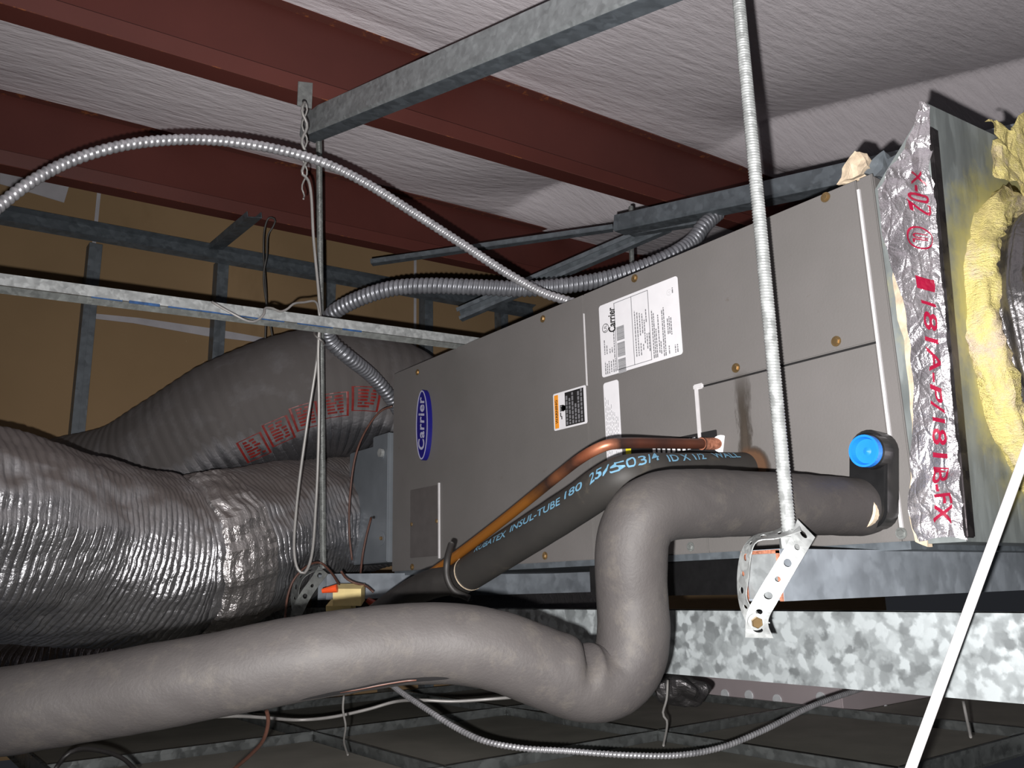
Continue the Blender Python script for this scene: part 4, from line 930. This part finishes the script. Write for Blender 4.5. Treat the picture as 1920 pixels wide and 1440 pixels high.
for pts, lab in (([(735, 762, 2.3), (715, 770, 2.28), (690, 800, 2.25), (668, 850, 2.22), (656, 930, 2.2), (655, 1000, 2.18), (660, 1050, 2.17)], 'brown wire arching left from the cabinet past the electrical box'),
                 ([(640, 1103, 1.98), (618, 1070, 2.04), (600, 1055, 2.06), (575, 1062, 2.02), (552, 1085, 2.0), (540, 1115, 1.99), (534, 1160, 1.99)], 'brown wire arching over the left strap'),
                 ([(700, 1110, 2.0), (685, 1098, 1.99), (665, 1093, 1.98), (650, 1085, 1.98), (640, 1072, 2.0)], 'brown wire curling above the wooden block'),
                 ([(696, 970, 2.2), (688, 1000, 2.2), (680, 1040, 2.19), (676, 1075, 2.17)], 'brown wire hanging in front of the electrical box'),
                 ([(498, 1325, 1.1), (503, 1350, 1.12), (495, 1385, 1.15), (470, 1415, 1.2), (435, 1445, 1.25)], 'brown wire hanging below the grey drain pipe')):
    wire([P(*p) for p in pts], .0027, 'thermostat_wire', lab, mat='wire_brown', group='thin brown wires')
wire([P(*p) for p in ((105, 1440, 1.3), (125, 1415, 1.3), (150, 1405, 1.32), (190, 1408, 1.35), (230, 1422, 1.38), (255, 1445, 1.4))], .0035, 'black_cable', 'black cable curving over the ceiling tile at lower left', mat='wire_black')
wire([P(*p) for p in ((400, 1344, 1.7), (450, 1343, 1.75), (500, 1346, 1.8), (560, 1350, 1.85), (620, 1345, 1.85), (690, 1330, 1.85), (740, 1316, 1.85), (790, 1313, 1.8), (850, 1315, 1.8), (930, 1310, 1.8), (1040, 1300, 1.85))], .0035, 'white_cable', 'thin white cable lying across the drop ceiling', mat='wire_grey')
wire([P(645, 1300, 1.4), P(643, 1330, 1.42), P(648, 1360, 1.45), P(645, 1390, 1.5), P(652, 1415, 1.56)], .0018, 'hanger_wire', 'thin grey hanger wire below the slit in the drain pipe')
wire([P(1252, 1275, 1.75), P(1250, 1310, 1.75), P(1243, 1340, 1.76), P(1250, 1350, 1.76), P(1244, 1398, 1.8)], .0025, 'hanger_wire', 'thin grey hanger wire right of the trap bend')
wire([P(1806, 1315, 1.6), P(1812, 1345, 1.6), P(1820, 1382, 1.62)], .0028, 'hanger_wire', 'short dull hanger wire under the right part of the pan')
# white straight wire close to the camera
wa, wb_ = P(1920, 858, .93), P(1708, 1440, .86); dv = (wb_ - wa)
e1 = wa - dv * 2.6; e2 = wa + dv * 1.22
wire([e1, wa, wb_, e2], .0054, 'hanger_wire', 'straight white wire close to the camera at lower right', mat='wire_white', step=.05)
# grey box with shiny knockouts standing on the drop grid
bx0, by0 = X0 + 2 * G + .02, Y0 - G + .02
c3 = PZ(1582, 1343, GZ + .01)
lf = empty('metal_fixture_box', (c3.x, c3.y, GZ + .02), 'grey metal box with shiny round knockouts on the drop ceiling below the pan', 'fixture box')
link('housing', box_me(c3.x, c3.x + .56, c3.y, c3.y + 1.0, GZ + .018, GZ + .15, .004), 'box_grey', lf)
for x, y in ((1360, 1302), (1405, 1304), (1458, 1312), (1540, 1308)):
    k = PX(x, y, c3.x); link('knockout', cyl_me(k, k - V((.004, 0, 0)), .016, 20, .001), 'chrome', lf, label='shiny round knockout')
k = PY(1660, 1328, c3.y); link('knockout', cyl_me(k, k - V((0, .004, 0)), .01, 20, .001), 'chrome', lf, label='shiny round knockout')
# crumpled foil scrap behind the trap bend
def fsf(u, v):
    a = 2 * math.pi * u; ph = math.pi * v; c_ = P(1275, 1290, 1.9)
    d2 = V((math.cos(a) * math.sin(ph) * .055, math.sin(a) * math.sin(ph) * .055, math.cos(ph) * .035)); return c_ + d2 * (1 + .5 * n3(d2, 30))
tag(link('foil_scrap', grid_me(fsf, 40, 24), 'duct_foil_black'), 'small crumpled foil scrap behind the trap bend', 'foil scrap')
